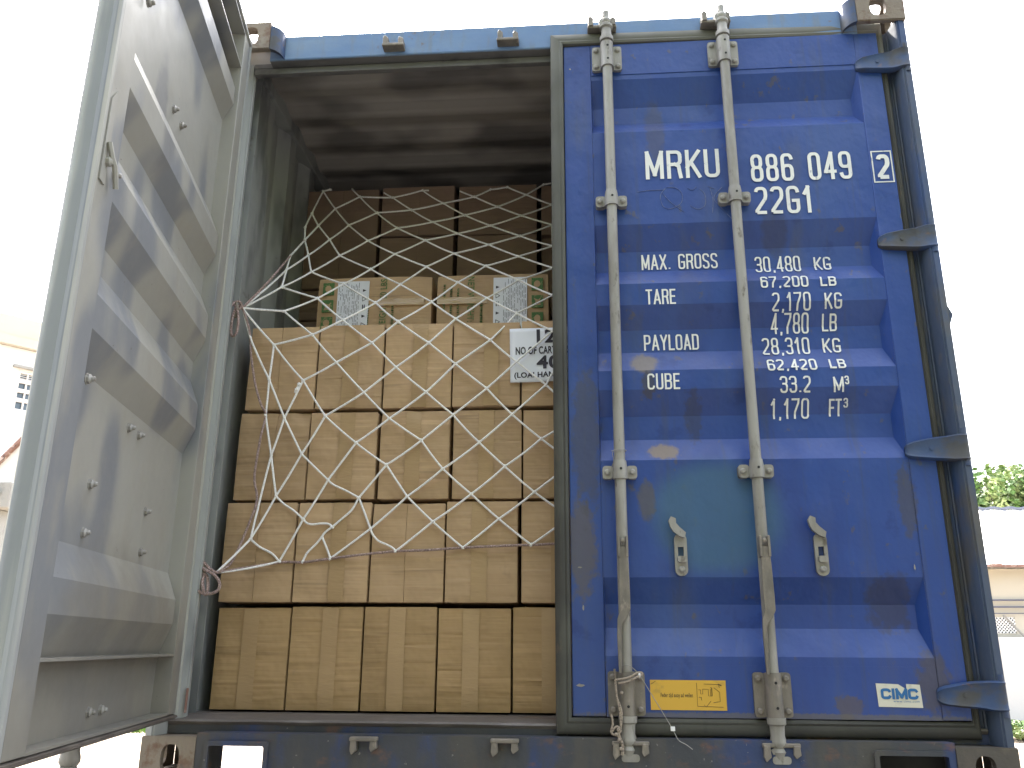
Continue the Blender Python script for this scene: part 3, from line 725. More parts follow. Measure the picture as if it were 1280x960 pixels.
line('2,170', 1.908, 2.030, 1.414, 1.474); line('KG', 2.074, 2.128, 1.418, 1.469)
line('4,780', 1.904, 2.024, 1.344, 1.409); line('LB', 2.066, 2.113, 1.350, 1.404)
line('PAYLOAD', 1.494, 1.671, 1.296, 1.350)
line('28,310', 1.871, 2.021, 1.271, 1.331); line('KG', 2.062, 2.118, 1.275, 1.326)
line('62,420', 1.876, 2.029, 1.209, 1.251, 0, .012); line('LB', 2.068, 2.118, 1.213, 1.248, 0, .012)
line('CUBE', 1.497, 1.599, 1.153, 1.206)
line('33.2', 1.909, 2.004, 1.137, 1.190); line('M', 2.073, 2.104, 1.137, 1.185); line('3', 2.108, 2.121, 1.160, 1.188)
line('1,170', 1.879, 1.998, 1.060, 1.121); line('FT', 2.059, 2.098, 1.066, 1.118); line('3', 2.103, 2.117, 1.092, 1.120)
# scratched marks
bm = bmesh.new()
def scr(P, r=.0009):
    P = catmull([(x - DX, SH - .0006, z) for x, z in P], 5)
    tube(bm, P, r, 4)
scr([(1.49, 1.857), (1.53, 1.862), (1.58, 1.862)]); scr([(1.585, 1.868), (1.567, 1.84), (1.575, 1.80), (1.60, 1.79), (1.635, 1.81), (1.64, 1.845), (1.62, 1.868), (1.59, 1.872)])
scr([(1.575, 1.85), (1.60, 1.815), (1.645, 1.775)]); scr([(1.66, 1.866), (1.675, 1.858), (1.69, 1.87)]); scr([(1.70, 1.862), (1.716, 1.84), (1.715, 1.80), (1.69, 1.785), (1.665, 1.80)])
scr([(1.735, 1.862), (1.742, 1.82), (1.738, 1.77)]); scr([(1.775, 1.865), (1.745, 1.825), (1.77, 1.785), (1.80, 1.745)]); scr([(1.728, 1.87), (1.75, 1.86)])
obj('scratched_marks', bm, 'scratch', right)
# stickers
bm = bmesh.new(); box(bm, 1.468 - DX, 1.682 - DX, .0455, .0472, .201, .282); ys = obj('yellow_sticker', bm, 'yellow', right)
text_mesh('Feder tijd auoy ad weilen', 1.497, 1.588, .232, .247, 'sticker_text', 'yellow_ink', right, .0452, DX, .02)
bm = bmesh.new()
def ln2(P, r=.0007):
    tube(bm, [(x - DX, .0452, z) for x, z in P], r, 4)
ln2([(1.600, .275), (1.600, .212), (1.672, .210)]); ln2([(1.604, .256), (1.610, .256), (1.610, .245), (1.616, .245), (1.616, .258), (1.632, .258), (1.632, .240), (1.638, .240), (1.638, .258)])
ln2([(1.604, .236), (1.612, .236), (1.612, .228)]); ln2([(1.618, .216), (1.624, .210), (1.638, .226)]); ln2([(1.648, .262), (1.664, .250), (1.664, .225), (1.645, .222)]); ln2([(1.620, .272), (1.66, .271), (1.664, .262)])
ln2([(1.470, .27), (1.484, .279)]); ln2([(1.638, .262), (1.642, .262), (1.642, .240), (1.638, .240)], .0012); ln2([(1.660, .272), (1.670, .268)], .0014)
obj('sticker_print', bm, 'yellow_ink', right)
bm = bmesh.new()
prism_y(bm, [(x - DX, z) for x, z in ((2.099, .278), (2.160, .276), (2.176, .266), (2.182, .264), (2.182, .277), (2.219, .275), (2.221, .214), (2.101, .216))], .0455, .0472); recalc(bm)
obj('maker_sticker', bm, 'cimc', right)
stencil('CIMC', 2.110, 2.211, .236, .265, 'sticker_text', .0075, 'cimc_ink', yf=.0475, gap=.45)
text_mesh('www.cimc.com', 2.142, 2.213, .228, .2335, 'sticker_text', 'cimc_ink', right, .0452, DX, .0)
# chipped paint flecks on the closed door
bm = bmesh.new()
for (x, z, a, b) in ((1.272, .600, .010, .003), (1.268, .265, .014, .006), (1.281, .482, .003, .010), (1.24, .30, .003, .02), (2.247, .60, .003, .010), (1.268, 2.36, .004, .004)):
    P = [(x + a * math.cos(t) * random.uniform(.5, 1) - DX, z + b * math.sin(t) * random.uniform(.5, 1)) for t in [i * math.pi / 5 for i in range(10)]]
    prism_y(bm, P, .0462, .0475)
obj('paint_chip', bm, 'galv', right)

# ------------------------------------------------------------------ cartons
def carton(x0, x1, y0, d, z0, z1, m, label, group, style='plain', tilt=0, seed=0, tape=True, bevel=.007):
    rnd = random.Random(seed); w_, h_ = x1 - x0, z1 - z0
    g = .0015
    bm = bmesh.new()
    hw, hh = w_ / 2 - g, h_
    nx, nz = 10, 12
    # body grid on the front, then a box behind
    bmesh.ops.create_cube(bm, size=1)
    for v in bm.verts: v.co = (v.co.x * 2 * hw, (v.co.y + .5) * d, (v.co.z + .5) * (hh - .001))
    bmesh.ops.subdivide_edges(bm, edges=bm.edges[:], cuts=9, use_grid_fill=True)
    for v in bm.verts:
        c = v.co
        ex = 1 - abs(c.x / hw) ** 6; ez = 1 - abs((c.z - hh / 2) / (hh / 2)) ** 6
        if c.y < .01:
            c.y += -.004 * ex * ez * (1 if rnd.random() < 2 else 0) + .007 * noise.noise(Vector((c.x * 9, seed * 3.7, c.z * 9))) * max(ex, .25) * max(ez, .25)
            if style == 'crushed' and c.z > hh * .82: c.y += .02 * (c.z / hh - .82) / .18 * (.5 + noise.noise(Vector((c.x * 14, seed, 0))))
        # soft, slightly crushed corners
        k = (abs(c.x / hw) > .99) + (c.z < .002 or c.z > hh - .003) + (c.y < .012)
        if k >= 2:
            c.x *= 1 - .005 * (k - 1); c.z += (.0022 if c.z < hh / 2 else -.0022) * (k - 1); c.y += .004 * (k - 1)
        c.z += .004 * noise.noise(Vector((c.x * 7, c.y * 7, seed * 2.1))) * (1 if c.z > hh - .02 else 0) - (.001 if c.z > hh - .02 else 0)
    o = obj('cardboard_carton', bm, m, None, smooth=True)
    o.location = ((x0 + x1) / 2, y0, z0); o.rotation_euler = (0, 0, tilt)
    tag(o, label, 'carton', group)
    # the two flaps that meet in a vertical seam on the visible end
    if style != 'printed':
        xm = rnd.uniform(-.012, .012)
        fl = bmesh.new()
        for a, b, dy in ((-hw + .0012, xm - .0008, rnd.uniform(.0, .0016)), (xm + .0008, hw - .0012, rnd.uniform(.0, .0016))):
            nA, nB = 6, 64; G = []
            cr = [(rnd.uniform(.03, hh - .03), rnd.uniform(-.02, .02), rnd.uniform(.0012, .003) * rnd.choice((1, 1, -1)), rnd.uniform(-1.5, 2.5)) for _ in range(rnd.randint(4, 8))]
            for i in range(nA + 1):
                col_ = []
                for j in range(nB + 1):
                    xx = a + (b - a) * i / nA; zz = .003 + (hh - .007) * j / nB
                    ex = 1 - abs(xx / hw) ** 6; ez = 1 - abs((zz - hh / 2) / (hh / 2)) ** 6
                    yy = -.004 * ex * ez + .007 * noise.noise(Vector((xx * 9, seed * 3.7, zz * 9))) * max(ex, .25) * max(ez, .25)
                    if style == 'crushed' and zz > hh * .82: yy += .02 * (zz / hh - .82) / .18 * (.5 + noise.noise(Vector((xx * 14, seed, 0))))
                    for cz_, sl_, am_, wn_ in cr:
                        q_ = (zz - cz_ - sl_ * (xx - a)) / .0035
                        if abs(q_) < 3: yy -= am_ * math.exp(-q_ * q_) * max(0, min(1, .6 + noise.noise(Vector((xx * 9 + wn_, seed, cz_ * 50)))))
                    col_.append((xx, yy - .0032 - dy - .0015 * abs(noise.noise(Vector((xx * 3 + seed, 0, zz * 26)))), zz))
                G.append(col_)
            vs = [[fl.verts.new(p) for p in c] for c in G]
            for i in range(nA):
                for j in range(nB): fl.faces.new((vs[i][j], vs[i + 1][j], vs[i + 1][j + 1], vs[i][j + 1]))
            # thickness lips
            rim = [vs[i][0] for i in range(nA + 1)] + [vs[nA][j] for j in range(1, nB + 1)] + [vs[i][nB] for i in range(nA - 1, -1, -1)] + [vs[0][j] for j in range(nB - 1, 0, -1)]
            low = [fl.verts.new((v.co.x, v.co.y + .005, v.co.z)) for v in rim]
            for i in range(len(rim)):
                j = (i + 1) % len(rim); fl.faces.new((rim[j], rim[i], low[i], low[j]))
        recalc(fl)
        obj('flap_pair', fl, m, o, smooth=True)
        if tape:
            tb = bmesh.new(); tw = .026
            off = xm + rnd.uniform(-.014, .014)
            vsA = []
            for j in range(15):
                zz = .004 + (hh - .010) * j / 14; row = []
                for xx in (off - tw, off - tw * .33, off + tw * .33, off + tw):
                    ex = 1 - abs(xx / hw) ** 6; ez = 1 - abs((zz - hh / 2) / (hh / 2)) ** 6
                    yy = -.004 * ex * ez + .007 * noise.noise(Vector((xx * 9, seed * 3.7, zz * 9))) * max(ex, .25) * max(ez, .25)
                    if style == 'crushed' and zz > hh * .82: yy += .02 * (zz / hh - .82) / .18 * (.5 + noise.noise(Vector((xx * 14, seed, 0))))
                    row.append(tb.verts.new((xx, yy - .0088, zz)))
                vsA.append(row)
            for a, b in zip(vsA, vsA[1:]):
                for i in range(3): tb.faces.new((a[i], a[i + 1], b[i + 1], b[i]))
            for a in (vsA[0], vsA[-1]):
                e = [tb.verts.new((v.co.x, v.co.y + .02, v.co.z)) for v in a]
                for i in range(3): tb.faces.new((a[i], a[i + 1], e[i + 1], e[i]))
            obj('packing_tape', tb, 'tape', o, smooth=True)
    return o
G1 = 'cartons stacked flush behind the net'
rows = [
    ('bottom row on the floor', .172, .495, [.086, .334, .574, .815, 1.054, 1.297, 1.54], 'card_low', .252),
    ('second row from the floor', .503, .834, [.086, .333, .585, .834, 1.081, 1.325, 1.57], 'card', .240),
    ('third row from the floor', .840, 1.152, [.095, .349, .595, .846, 1.086, 1.33, 1.575], 'card', .250),
    ('fourth row beside the paper notice', 1.158, 1.474, [.105, .357, .595, .840, 1.080, 1.325, 1.57], 'card', .250)]
ordn = ['leftmost carton', 'second carton from the left', 'third carton from the left', 'fourth carton from the left', 'fifth and partly hidden carton']
looks = [['taped', 'creased', 'plain', 'clean', 'smooth'], ['brown', 'worn', 'dented', 'wide', 'pale'], ['scuffed', 'creased', 'rubbed', 'square', 'narrow'], ['sagging', 'dusty', 'upright', 'shiny taped', 'brown']]
for ri, (rn, z0, z1, xs, mm, yy) in enumerate(rows):
    for ci in range(6):
        if ci < 5:
            lab = 'brown cardboard carton, ' + ordn[ci] + ' in the ' + rn; grp = G1
        else:
            lab = 'brown cardboard carton hidden behind the closed blue door'; grp = 'cartons hidden behind the closed door'
        jit = random.uniform(-.006, .006)
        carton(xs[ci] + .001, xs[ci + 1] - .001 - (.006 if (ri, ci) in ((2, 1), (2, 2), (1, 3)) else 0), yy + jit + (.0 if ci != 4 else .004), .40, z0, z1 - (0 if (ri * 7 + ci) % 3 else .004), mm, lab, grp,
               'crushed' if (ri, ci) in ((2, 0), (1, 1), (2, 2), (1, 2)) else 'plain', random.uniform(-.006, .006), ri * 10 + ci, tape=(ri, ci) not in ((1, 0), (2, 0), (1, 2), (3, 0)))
# shiny clear tape glints on two cartons
# middle pair with green print
def mid(x0, x1, label, flip):
    o = carton(x0, x1, .55, .34, 1.480, 1.796, 'card', label, None, 'printed', 0, 77 + flip)
    hw = (x1 - x0) / 2; sx = -1 if not flip else 1
    Y = -.0115
    # white label
    a, b = (-hw + .085, -hw + .212) if not flip else (.005, .138)
    bm = bmesh.new(); box(bm, a, b, Y, Y + .009, .045, .292)
    lb = obj('paper_label', bm, 'paper', o)
    bm = bmesh.new(); rnd = random.Random(5 + flip)
    ca, cb = (a + .006, b - .040) if not flip else (a + .040, b - .006)
    k = 0
    while ca + k * .0062 < cb:
        x = ca + k * .0062; z = .055
        while z < .27:
            L_ = rnd.uniform(.006, .03)
            if rnd.random() < .8: box(bm, x, x + .0014, Y - .001, Y, z, min(z + L_, .285))
            z += L_ + rnd.uniform(.003, .010)
        k += 1
    ia = b - .024 if not flip else a + .010
    for i, z in enumerate((.06, .095, .135, .17, .205, .245)):
        if i % 3 == 0: box(bm, ia, ia + .004, Y - .001, Y, z, z + .02); box(bm, ia + .008, ia + .011, Y - .001, Y, z, z + .02); box(bm, ia, ia + .012, Y - .0012, Y - .0002, z + .008, z + .011)
        elif i % 3 == 1:
            for t in range(3):
                p, q = [(ia, z), (ia + .016, z + .009), (ia, z + .018)][t], [(ia + .016, z + .009), (ia, z + .018), (ia, z)][t]
                tube(bm, [(p[0], Y - .0005, p[1]), (q[0], Y - .0005, q[1])], .0011, 4)
        else: prism_y(bm, [(ia, z), (ia + .014, z + .006), (ia, z + .012)], Y - .001, Y)
    obj('label_print', bm, 'ink', lb)
    # green squares with picture marks
    ga = -hw + .024 if not flip else hw - .068
    for z in (.018, .090, .162, .236):
        bm = bmesh.new(); box(bm, ga, ga + .045, Y + .002, Y + .009, z, z + .052)
        gs = obj('printed_square', bm, 'green_ink', o)
        bm = bmesh.new()
        kx = ga + .022; kz = z + .026
        if int(z * 100) % 2: prism_y(bm, [(kx + .013 * math.cos(t * .7), kz + .015 * math.sin(t * .7)) for t in range(9)], Y + .001, Y + .0018)
        else:
            prism_y(bm, [(kx - .014, kz - .016), (kx + .014, kz - .016), (kx + .010, kz), (kx + .014, kz + .016), (kx + .004, kz + .006), (kx - .014, kz + .014), (kx - .006, kz)], Y + .001, Y + .0018)
        recalc(bm); obj('printed_symbol', bm, 'card', gs)
    if not flip:
        text_mesh('NET WEIGHT: 50 LBS', .025, .052, -.0 + .010, .300, 'printed_text', 'green_ink', o, Y + .003, 0, .01, rot=1)
        small = ((-.030, -.018, .06, .19), (.073, .082, .03, .20), (.100, .108, .03, .11), (.128, .136, .03, .10))
    else:
        text_mesh('NET WEIGHT: 50 LBS', -.098, -.071, .010, .300, 'printed_text', 'green_ink', o, Y + .003, 0, .01, rot=-1)
        small = ((-.195, -.187, .16, .27), (-.168, -.160, .14, .27), (-.140, -.132, .12, .25), (-.048, -.038, .06, .19))
    bm = bmesh.new(); rnd = random.Random(9)
    for a_, b_, z0, z1 in small:
        z = z0
        while z < z1:
            L_ = rnd.uniform(.004, .009); box(bm, a_, b_ - rnd.choice((0, .002, .003)), Y + .0022, Y + .004, z, z + .0025); box(bm, a_ if rnd.random() < .5 else b_ - .003, (a_ if rnd.random() < 0 else b_), Y + .0022, Y + .004, z, z + L_ * .7); z += L_ + .001
    obj('small_print', bm, 'green_ink', o)
    # clear tape across
    bm = bmesh.new(); box(bm, -hw + .25 if not flip else -hw + .004, hw - .03 if not flip else -.02, Y + .001, Y + .0095, .185, .213); obj('packing_tape', bm, 'ctape', o)
    return o
mid(.238, .704, 'green printed brown carton with white label at its left end, behind the net', 0)
mid(.722, 1.170, 'green printed brown carton with white label right of centre, nearer the blue door', 1)
# dim cartons at the back, on top of the load
bx = [.036, .388, .742, 1.118, 1.47]
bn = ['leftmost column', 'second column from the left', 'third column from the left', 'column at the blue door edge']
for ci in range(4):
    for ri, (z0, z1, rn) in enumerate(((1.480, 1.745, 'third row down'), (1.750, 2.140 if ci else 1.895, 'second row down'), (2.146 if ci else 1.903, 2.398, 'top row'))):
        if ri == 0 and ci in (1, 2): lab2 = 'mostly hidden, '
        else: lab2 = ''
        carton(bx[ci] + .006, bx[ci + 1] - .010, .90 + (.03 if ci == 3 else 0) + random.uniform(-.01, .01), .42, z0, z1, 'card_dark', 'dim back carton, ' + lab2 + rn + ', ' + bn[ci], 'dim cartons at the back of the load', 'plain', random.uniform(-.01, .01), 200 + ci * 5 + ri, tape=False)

# paper notice on the fourth row
bm = bmesh.new(); nx, nz = 12, 14; W_, H_ = .25, .196
def pw(x, z): return .006 * noise.noise(Vector((x * 7, 0, z * 6))) + .004 * math.sin(z * 18)
V_ = [[bm.verts.new((W_ * i / nx, pw(W_ * i / nx, H_ * j / nz), H_ * j / nz)) for j in range(nz + 1)] for i in range(nx + 1)]
for i in range(nx):
    for j in range(nz): bm.faces.new((V_[i][j], V_[i + 1][j], V_[i + 1][j + 1], V_[i][j + 1]))
nt_ = obj('paper_notice', bm, 'paper', None, smooth=True)
nt_.location = (1.045, .229, 1.240); nt_.rotation_euler = (0, rad(-1.0), 0)
tag(nt_, 'white paper notice with black printed lines fixed to the cartons beside the blue door', 'notice')
sm = nt_.modifiers.new('thickness', 'SOLIDIFY'); sm.thickness = .0006
def ptext(body, x0, x1, z0, z1, w_=.03):
    o = text_mesh(body, x0, x1, z0, z1, 'notice_text', 'ink', nt_, -.002, 0, w_)
    bm = bmesh.new(); bm.from_mesh(o.data)
    for v in bm.verts: v.co.y = pw(v.co.x, v.co.z) - .0022
    bm.to_mesh(o.data); bm.free()
ptext('12', .094, .160, .140, .191); ptext('NO OF CARTONS', .020, .208, .100, .128, .03); ptext('40', .092, .172, .046, .094); ptext('(LOAI HANG)', .014, .182, .010, .036, .03)

# ------------------------------------------------------------------ cargo net
PX = CAMX = None
Mc = Matrix(((1, 0, 0), (0, 1, 0), (0, 0, 1))); from mathutils import Euler; Mc = Euler((1.8666, -0.0057, 0.07593)).to_matrix(); Cc = Vector((1.2702, -2.5881, 0.3735))
NODES = dict(A0=(404,239),A0b=(413,237),A1=(449.8,246),a1=(440,236),A2=(491,247),a2=(480,241),A3=(528,238),a3=(536,238),A4=(593,246),a4=(575,239),A5=(613,237),a5=(628,235),A6=(634,234),a6=(627,235),A7=(658,243.5),A8=(679,231),a8=(689,229),a9=(698,232),
B0=(390,266.5),B1=(419,261),B2=(471,266),B3=(514.5,262.5),B4=(554,254),B5=(622,258.5),B6=(690,256),b6=(704,253),
C0=(381.5,284),C1=(398,282),C2=(436,281.5),C3=(496.5,285),C4=(541,277.5),C5=(581,269),C6=(651.5,269.5),
D0=(381,300),D1=(412,299.5),D2=(460,301),D3=(531.5,300.5),D4=(572,292),D5=(613,282),D6=(690,281),d6=(704,278),
E0=(363,320),E1=(385.5,319),E2=(424.5,319.5),E3=(493.5,317.5),E4=(567.5,317),E5=(611,306),E6=(650,295),
F1=(358,337.5),F2=(389,340),F3=(463.5,336.5),F4=(533,333.5),F5=(607,332.5),F6=(648,320.5),F7=(691,307.5),f7=(705,304),
G1=(352,359),G2=(429.5,355),G3=(500.5,355.5),G4=(572.5,353),G5=(648.5,350),G6=(691,335),g6=(706,331),
H1=(355,389),H2=(397,373),H3=(469.5,378.5),H4=(539.5,377.5),H5=(608.5,372.5),H6=(691,369),h6=(706,361),
I1=(342.5,431),I2=(390.5,418.5),I3=(428.5,400),I4=(497.5,402),I5=(569.5,398.5),I6=(645.5,391.5),
J1=(336.5,474.5),J2=(379,475.5),J3=(420.5,453),J4=(465,428.5),J5=(536,428.5),J6=(613,425),J7=(691,413.5),j7=(706,402),
K1=(332,519),K2=(355.5,522.5),K3=(406.5,520),K4=(455,490.5),K45=(495,459),K5=(532.5,490),K5b=(569.3,454.8),K6=(608.5,485.5),K7=(645.5,452),k7=(706,438),
L1=(339,569),L2=(377,567.5),L3=(445,553.5),M4=(486.7,523),L4=(526.8,550.5),L5=(566.5,518.5),L6=(599,553),L7=(640,518),L8=(682.5,481),L9=(676.5,548.5),l8=(706,503),l9=(708,529),l9b=(706,570),
N1=(345,620),N2=(410,600),N3=(448.5,622),N35=(483,581),N4=(509,620.5),N5=(553.5,586),N6=(589,617.5),N7=(631,583),N8=(668,615),n8=(706,586),n8b=(706,641),
O1=(313,674),O2=(379,649),O3=(415,659),O4=(463,661),O5=(541,652),O6=(623.5,648.5),
P1=(349,702),P2=(378.5,702),P3=(413,698),P4=(494.5,689),P5=(578.5,684.5),P6=(664,681),p6=(706,651),
o2a=(385,655),o2b=(400,655),o2c=(411,654.5),o3a=(403,670),o4a=(472,676),o4b=(486,681),HK=(303,385),HL=(270,716),hj=(315,428))
EDGES = '''A0-B0 A0-B1 A0-A0b A1-B1 A1-B2 A1-a1 A1-A2 A2-B3 A2-a2 A2-A3 A3-B4 A3-a3 A4-B4 A4-B5 A4-a4 A4-A5 A7-B5 A7-B6 A7-A6 A7-A8 A6-a6 A5-a5 A8-a8 a8-a9
B0-C0 C0-D0 B0-C1 B1-C1 B1-C2 B2-C2 B2-C3 B2-B3 B3-B4 B3-C4 B4-C5 B5-C5 B5-C6 B6-C6 B6-b6
C1-D0 C1-D1 C2-D1 C2-D2 C3-D2 C3-D3 C3-C4 C4-C5 C4-D4 C5-D5 C6-D5 C6-D6 D6-d6 A4-A4
D0-E0 D0-E1 D1-E1 D1-E2 D2-E2 D2-E3 D3-E3 D3-D4 D3-E4 D4-D5 D4-E5 D5-E6 D6-E6 D6-F7
E0-F1 E1-F1 E1-F2 E2-F2 E2-F3 E3-F3 E3-F4 E4-F4 E4-F5 E4-E5 E5-E6 E5-F6 E6-F7 F7-f7 F6-F7
F1-HK F1-G1 F2-G1 F2-G2 F3-G2 F3-G3 F4-G3 F4-G4 F5-G4 F5-G5 F5-F6 F6-G6 G6-g6
G1-HK G1-H2 G2-H2 G2-H3 G3-H3 G3-H4 G4-H4 G4-H5 G5-H5 G5-H6 G5-G6 H6-h6
HK-H1 H1-H2 H1-I2 H2-I3 H3-I3 H3-I4 H4-I4 H4-I5 H5-I5 H5-I6 H6-I6
HK-I1 I1-I2 I2-I3 I2-J3 I3-J4 I4-J4 I4-J5 I5-J5 I5-J6 I6-J6 I6-J7 J7-j7
HK-hj hj-J1 I1-J1 I1-J2 J2-J3 J3-J4 J3-K4 J4-K45 J5-K45 J5-K5b J6-K5b J6-K7 J7-K7 
J1-K1 J1-K2 J2-K2 J2-K3 K3-K4 K4-K45 K45-K5 K5b-K5 K5b-K6 K6-K7 K7-L8 K4-M4 K5-M4 K5-L5 K6-L5 K6-L7 L8-L7 L8-l8 L8-k7
K1-L1 K2-L1 K2-L2 K3-L2 K3-L3 M4-L3 M4-L4 L5-L4 L5-L6 L7-L6 L7-L9 L9-l9 L9-l9b
L1-N1 L2-N1 L1-O1 L2-N2 L3-N2 L3-N35 L4-N35 N35-N3 N35-N4 L4-N5 L6-N5 N5-N4 N5-N6 L6-N7 L9-N7 N7-N6 N7-N8 N8-n8 N8-n8b
N1-O1 N2-O2 O2-P1 N3-O4 N4-O4 O4-P3 N4-O5 N6-O5 O5-P4 O5-P5 N6-O6 N8-O6 O6-P5 O6-P6 P6-p6
O1-HL P1-HL'''.split()
def depth_at(px, py):
    if py >= 404: y = .218
    elif py >= 343: y = .218 + (.46 - .218) * (404 - py) / 61
    else: y = .46 + (.85 - .46) * (343 - py) / 106
    # the left edge of the net runs to the rings on the post
    if px < 420:
        k = min(1, (420 - px) / 110)
        y = y * (1 - k * (0 if py > 404 else .35))
    return y
def place(px, py, y=None):
    r = Mc @ Vector((px - 640, -(py - 480), -1073.57))
    if y is None: y = depth_at(px, py)
    for _ in range(60):
        p = Cc + r * ((y - Cc.y) / r.y)
        if p.x >= .062 or y < .1: break
        y -= .01
    return p
NP = {k: place(*v) for k, v in NODES.items()}
NP['HK'] = place(303, 385, .165); NP['HL'] = place(270, 716, .13); NP['hj'] = place(315, 428, .18); NP['O1'] = place(313, 674, .20)
bm = bmesh.new()
for e in EDGES:
    a, b = e.split('-')
    if a == b: continue
    p, q = NP[a], NP[b]; L_ = (p - q).length; rnd = random.Random(e)
    sag = Vector((0, 0, -1)) * L_ * rnd.uniform(.004, .02) + Vector((rnd.uniform(-1, 1), rnd.uniform(-.6, .6), 0)) * L_ * .008
    tube(bm, [p, p.lerp(q, .25) + sag * .75, p.lerp(q, .5) + sag, p.lerp(q, .75) + sag * .75, q], .0037, 6)
for ch in (('N1', (355, 630), (367, 638), 'O2'), ('O2', (384, 654), (391, 655.5), (400, 654.5), (409, 654.5), (414, 657), 'O3'), ('O3', (408, 664), (403.5, 669), (403.5, 673), (408, 684), 'P3'), ('o3a', (396, 679), (384, 691), 'P2'), ('O4', (466, 668), (473, 676), (484, 681), (491, 685), 'P4'), ('N2', (417, 606), (432, 613), 'N3'), ('N3', (440, 637), (428, 648), 'O3'), ('O1', (325, 684), (340, 692), 'P1')):
    tube(bm, catmull([NP[c] if isinstance(c, str) else place(*c) for c in ch], 4), .0037, 6)
for k, p in NP.items():
    if k in ('HK', 'HL') or k[0].islower(): continue
    m4 = Matrix.Translation(p) @ Matrix.Rotation(random.uniform(0, 3), 4, 'Y') @ Matrix.Diagonal((1.25, 1, .9, 1))
    bmesh.ops.create_icosphere(bm, subdivisions=1, radius=.0066, matrix=m4)
kp = place(372, 485)
for i in range(5): bmesh.ops.create_icosphere(bm, subdivisions=1, radius=.0075, matrix=Matrix.Translation(kp + Vector((.010 * i / 4 - .005, random.uniform(-.004, .004), .026 * i / 4 - .013))))
net = obj('cargo_net', bm, 'net', None, smooth=True)
tag(net, 'white knotted rope cargo net with brown border rope hung across the open doorway', 'cargo net')
def rope(pts, r=.0042, name='border_rope'):
    bm = bmesh.new(); tube(bm, catmull(pts, 6), r, 7); return obj(name, bm, 'rope', net, smooth=True)
hk, hl = NP['HK'], NP['HL']
rope([NP['D0'], NP['E0'] + Vector((0, .0, 0)), place(346, 340, .26), place(329, 359, .2), hk])
rope([hk, place(310, 405, .17), place(313, 424, .18), place(314, 445, .19), place(319, 480, .20), place(326, 505, .20), NP['K1'], place(326, 545, .205), place(320, 580, .205), place(318, 600, .205), place(321, 625, .205), place(311, 655, .2), place(291, 700, .17), place(278, 712, .14), hl])
rope([hl, NP['P1'] + Vector((0, 0, -.003)), NP['P2'] + Vector((0, 0, -.002)), NP['P3'], place(455, 693, .205), NP['P4'], place(535, 687.5, .205), NP['P5'], place(620, 682.5, .205), NP['P6'], place(706, 679, .205)])
rg = Vector((.078, .14, 1.50))
rope([hk, place(297, 382, .15), place(292, 392, .145), place(289, 408, .14), place(290, 420, .14), place(296, 415, .14), place(298, 398, .142), place(296, 386, .145), place(291, 380, .15), place(287, 384, .15)], .0048, 'tie_loop')
rope([place(287, 385, .15), place(292, 379, .145), place(299, 377, .15), place(302, 383, .155), place(297, 388, .15)], .0048, 'tie_loop')
rope([hl, place(262, 711, .115), place(254, 703, .11), place(250, 707, .11), place(256, 712, .105), place(267, 718, .10), place(274, 727, .10), place(273, 737, .10), place(264, 742, .10), place(252, 741, .10), place(244, 733, .105), place(245, 724, .105), place(252, 718, .11), place(258, 719, .11), place(260, 729, .105), place(259, 741, .10)], .0050, 'tie_loop')
rope([place(256, 718, .112), place(253, 728, .10), place(256, 743, .097), place(260, 740, .095)], .0050, 'tie_loop')

# twine and wire seal tied to the first locking bar
tw = bmesh.new()
def P_(px, py, y=-.012): return place(px, py, y)
for (a, b) in ((0, 0), (.004, 2)):
    tube(tw, catmull([P_(768, 836), P_(769, 850), P_(771, 870), P_(775 + b, 890), P_(776, 908), P_(774 - b, 918), P_(778, 930), P_(777 + b, 944)], 5), .0032, 6)
tube(tw, catmull([P_(769, 850), P_(785, 847, -.02), P_(797, 841, -.014), P_(803, 842, 0), P_(797, 846, -.016), P_(784, 852, -.02), P_(773, 854)], 5), .0034, 6)
tube(tw, catmull([P_(764, 893), P_(766, 905), P_(764, 915), P_(770, 919), P_(776, 913), P_(771, 908), P_(765, 914)], 5), .0034, 6)
for (px, py) in ((773, 912), (777, 866), (774, 925), (776, 936), (770, 918)):
    bmesh.ops.create_icosphere(tw, subdivisions=1, radius=.0058, matrix=Matrix.Translation(P_(px, py, -.014)))
t = obj('twine', tw, 'twine', None, smooth=True); tag(t, 'frayed brown twine knotted round the foot of the left locking bar', 'twine')
sw = bmesh.new(); tube(sw, catmull([P_(776, 832, 0), P_(786, 832, -.016), P_(798, 842, -.012), P_(812, 864, 0), P_(828, 890, .005), P_(841, 912, .0), P_(848, 925, -.008), P_(858, 931, -.012), P_(866, 937, -.012)], 5), .0011, 5)
s_ = obj('wire_seal', sw, 'galv', None, smooth=True); tag(s_, 'thin wire seal with a small white tag hanging across the yellow sticker', 'seal')
bm = bmesh.new(); c = P_(841, 911, -.003); box(bm, c.x - .006, c.x + .006, c.y - .004, c.y + .002, c.z - .006, c.z + .006, .001); obj('seal_tag', bm, 'tag_white', s_)
bm = bmesh.new(); c = P_(799, 844, -.012); box(bm, c.x - .003, c.x + .003, c.y - .003, c.y + .002, c.z - .006, c.z + .006, .001); obj('seal_clip', bm, 'tag_white', s_)
# wire twist at the middle bracket
bm = bmesh.new(); tube(bm, catmull([P_(764, 564, .0), P_(772, 562, -.004), P_(783, 563, .0), P_(775, 566, .03), P_(766, 565, .02), P_(767, 576, .01), P_(764, 585, .02)], 4), .0012, 5)
o = obj('binding_wire', bm, 'galv', None, smooth=True); tag(o, 'short twist of binding wire round the left locking bar above its lower bracket', 'wire')

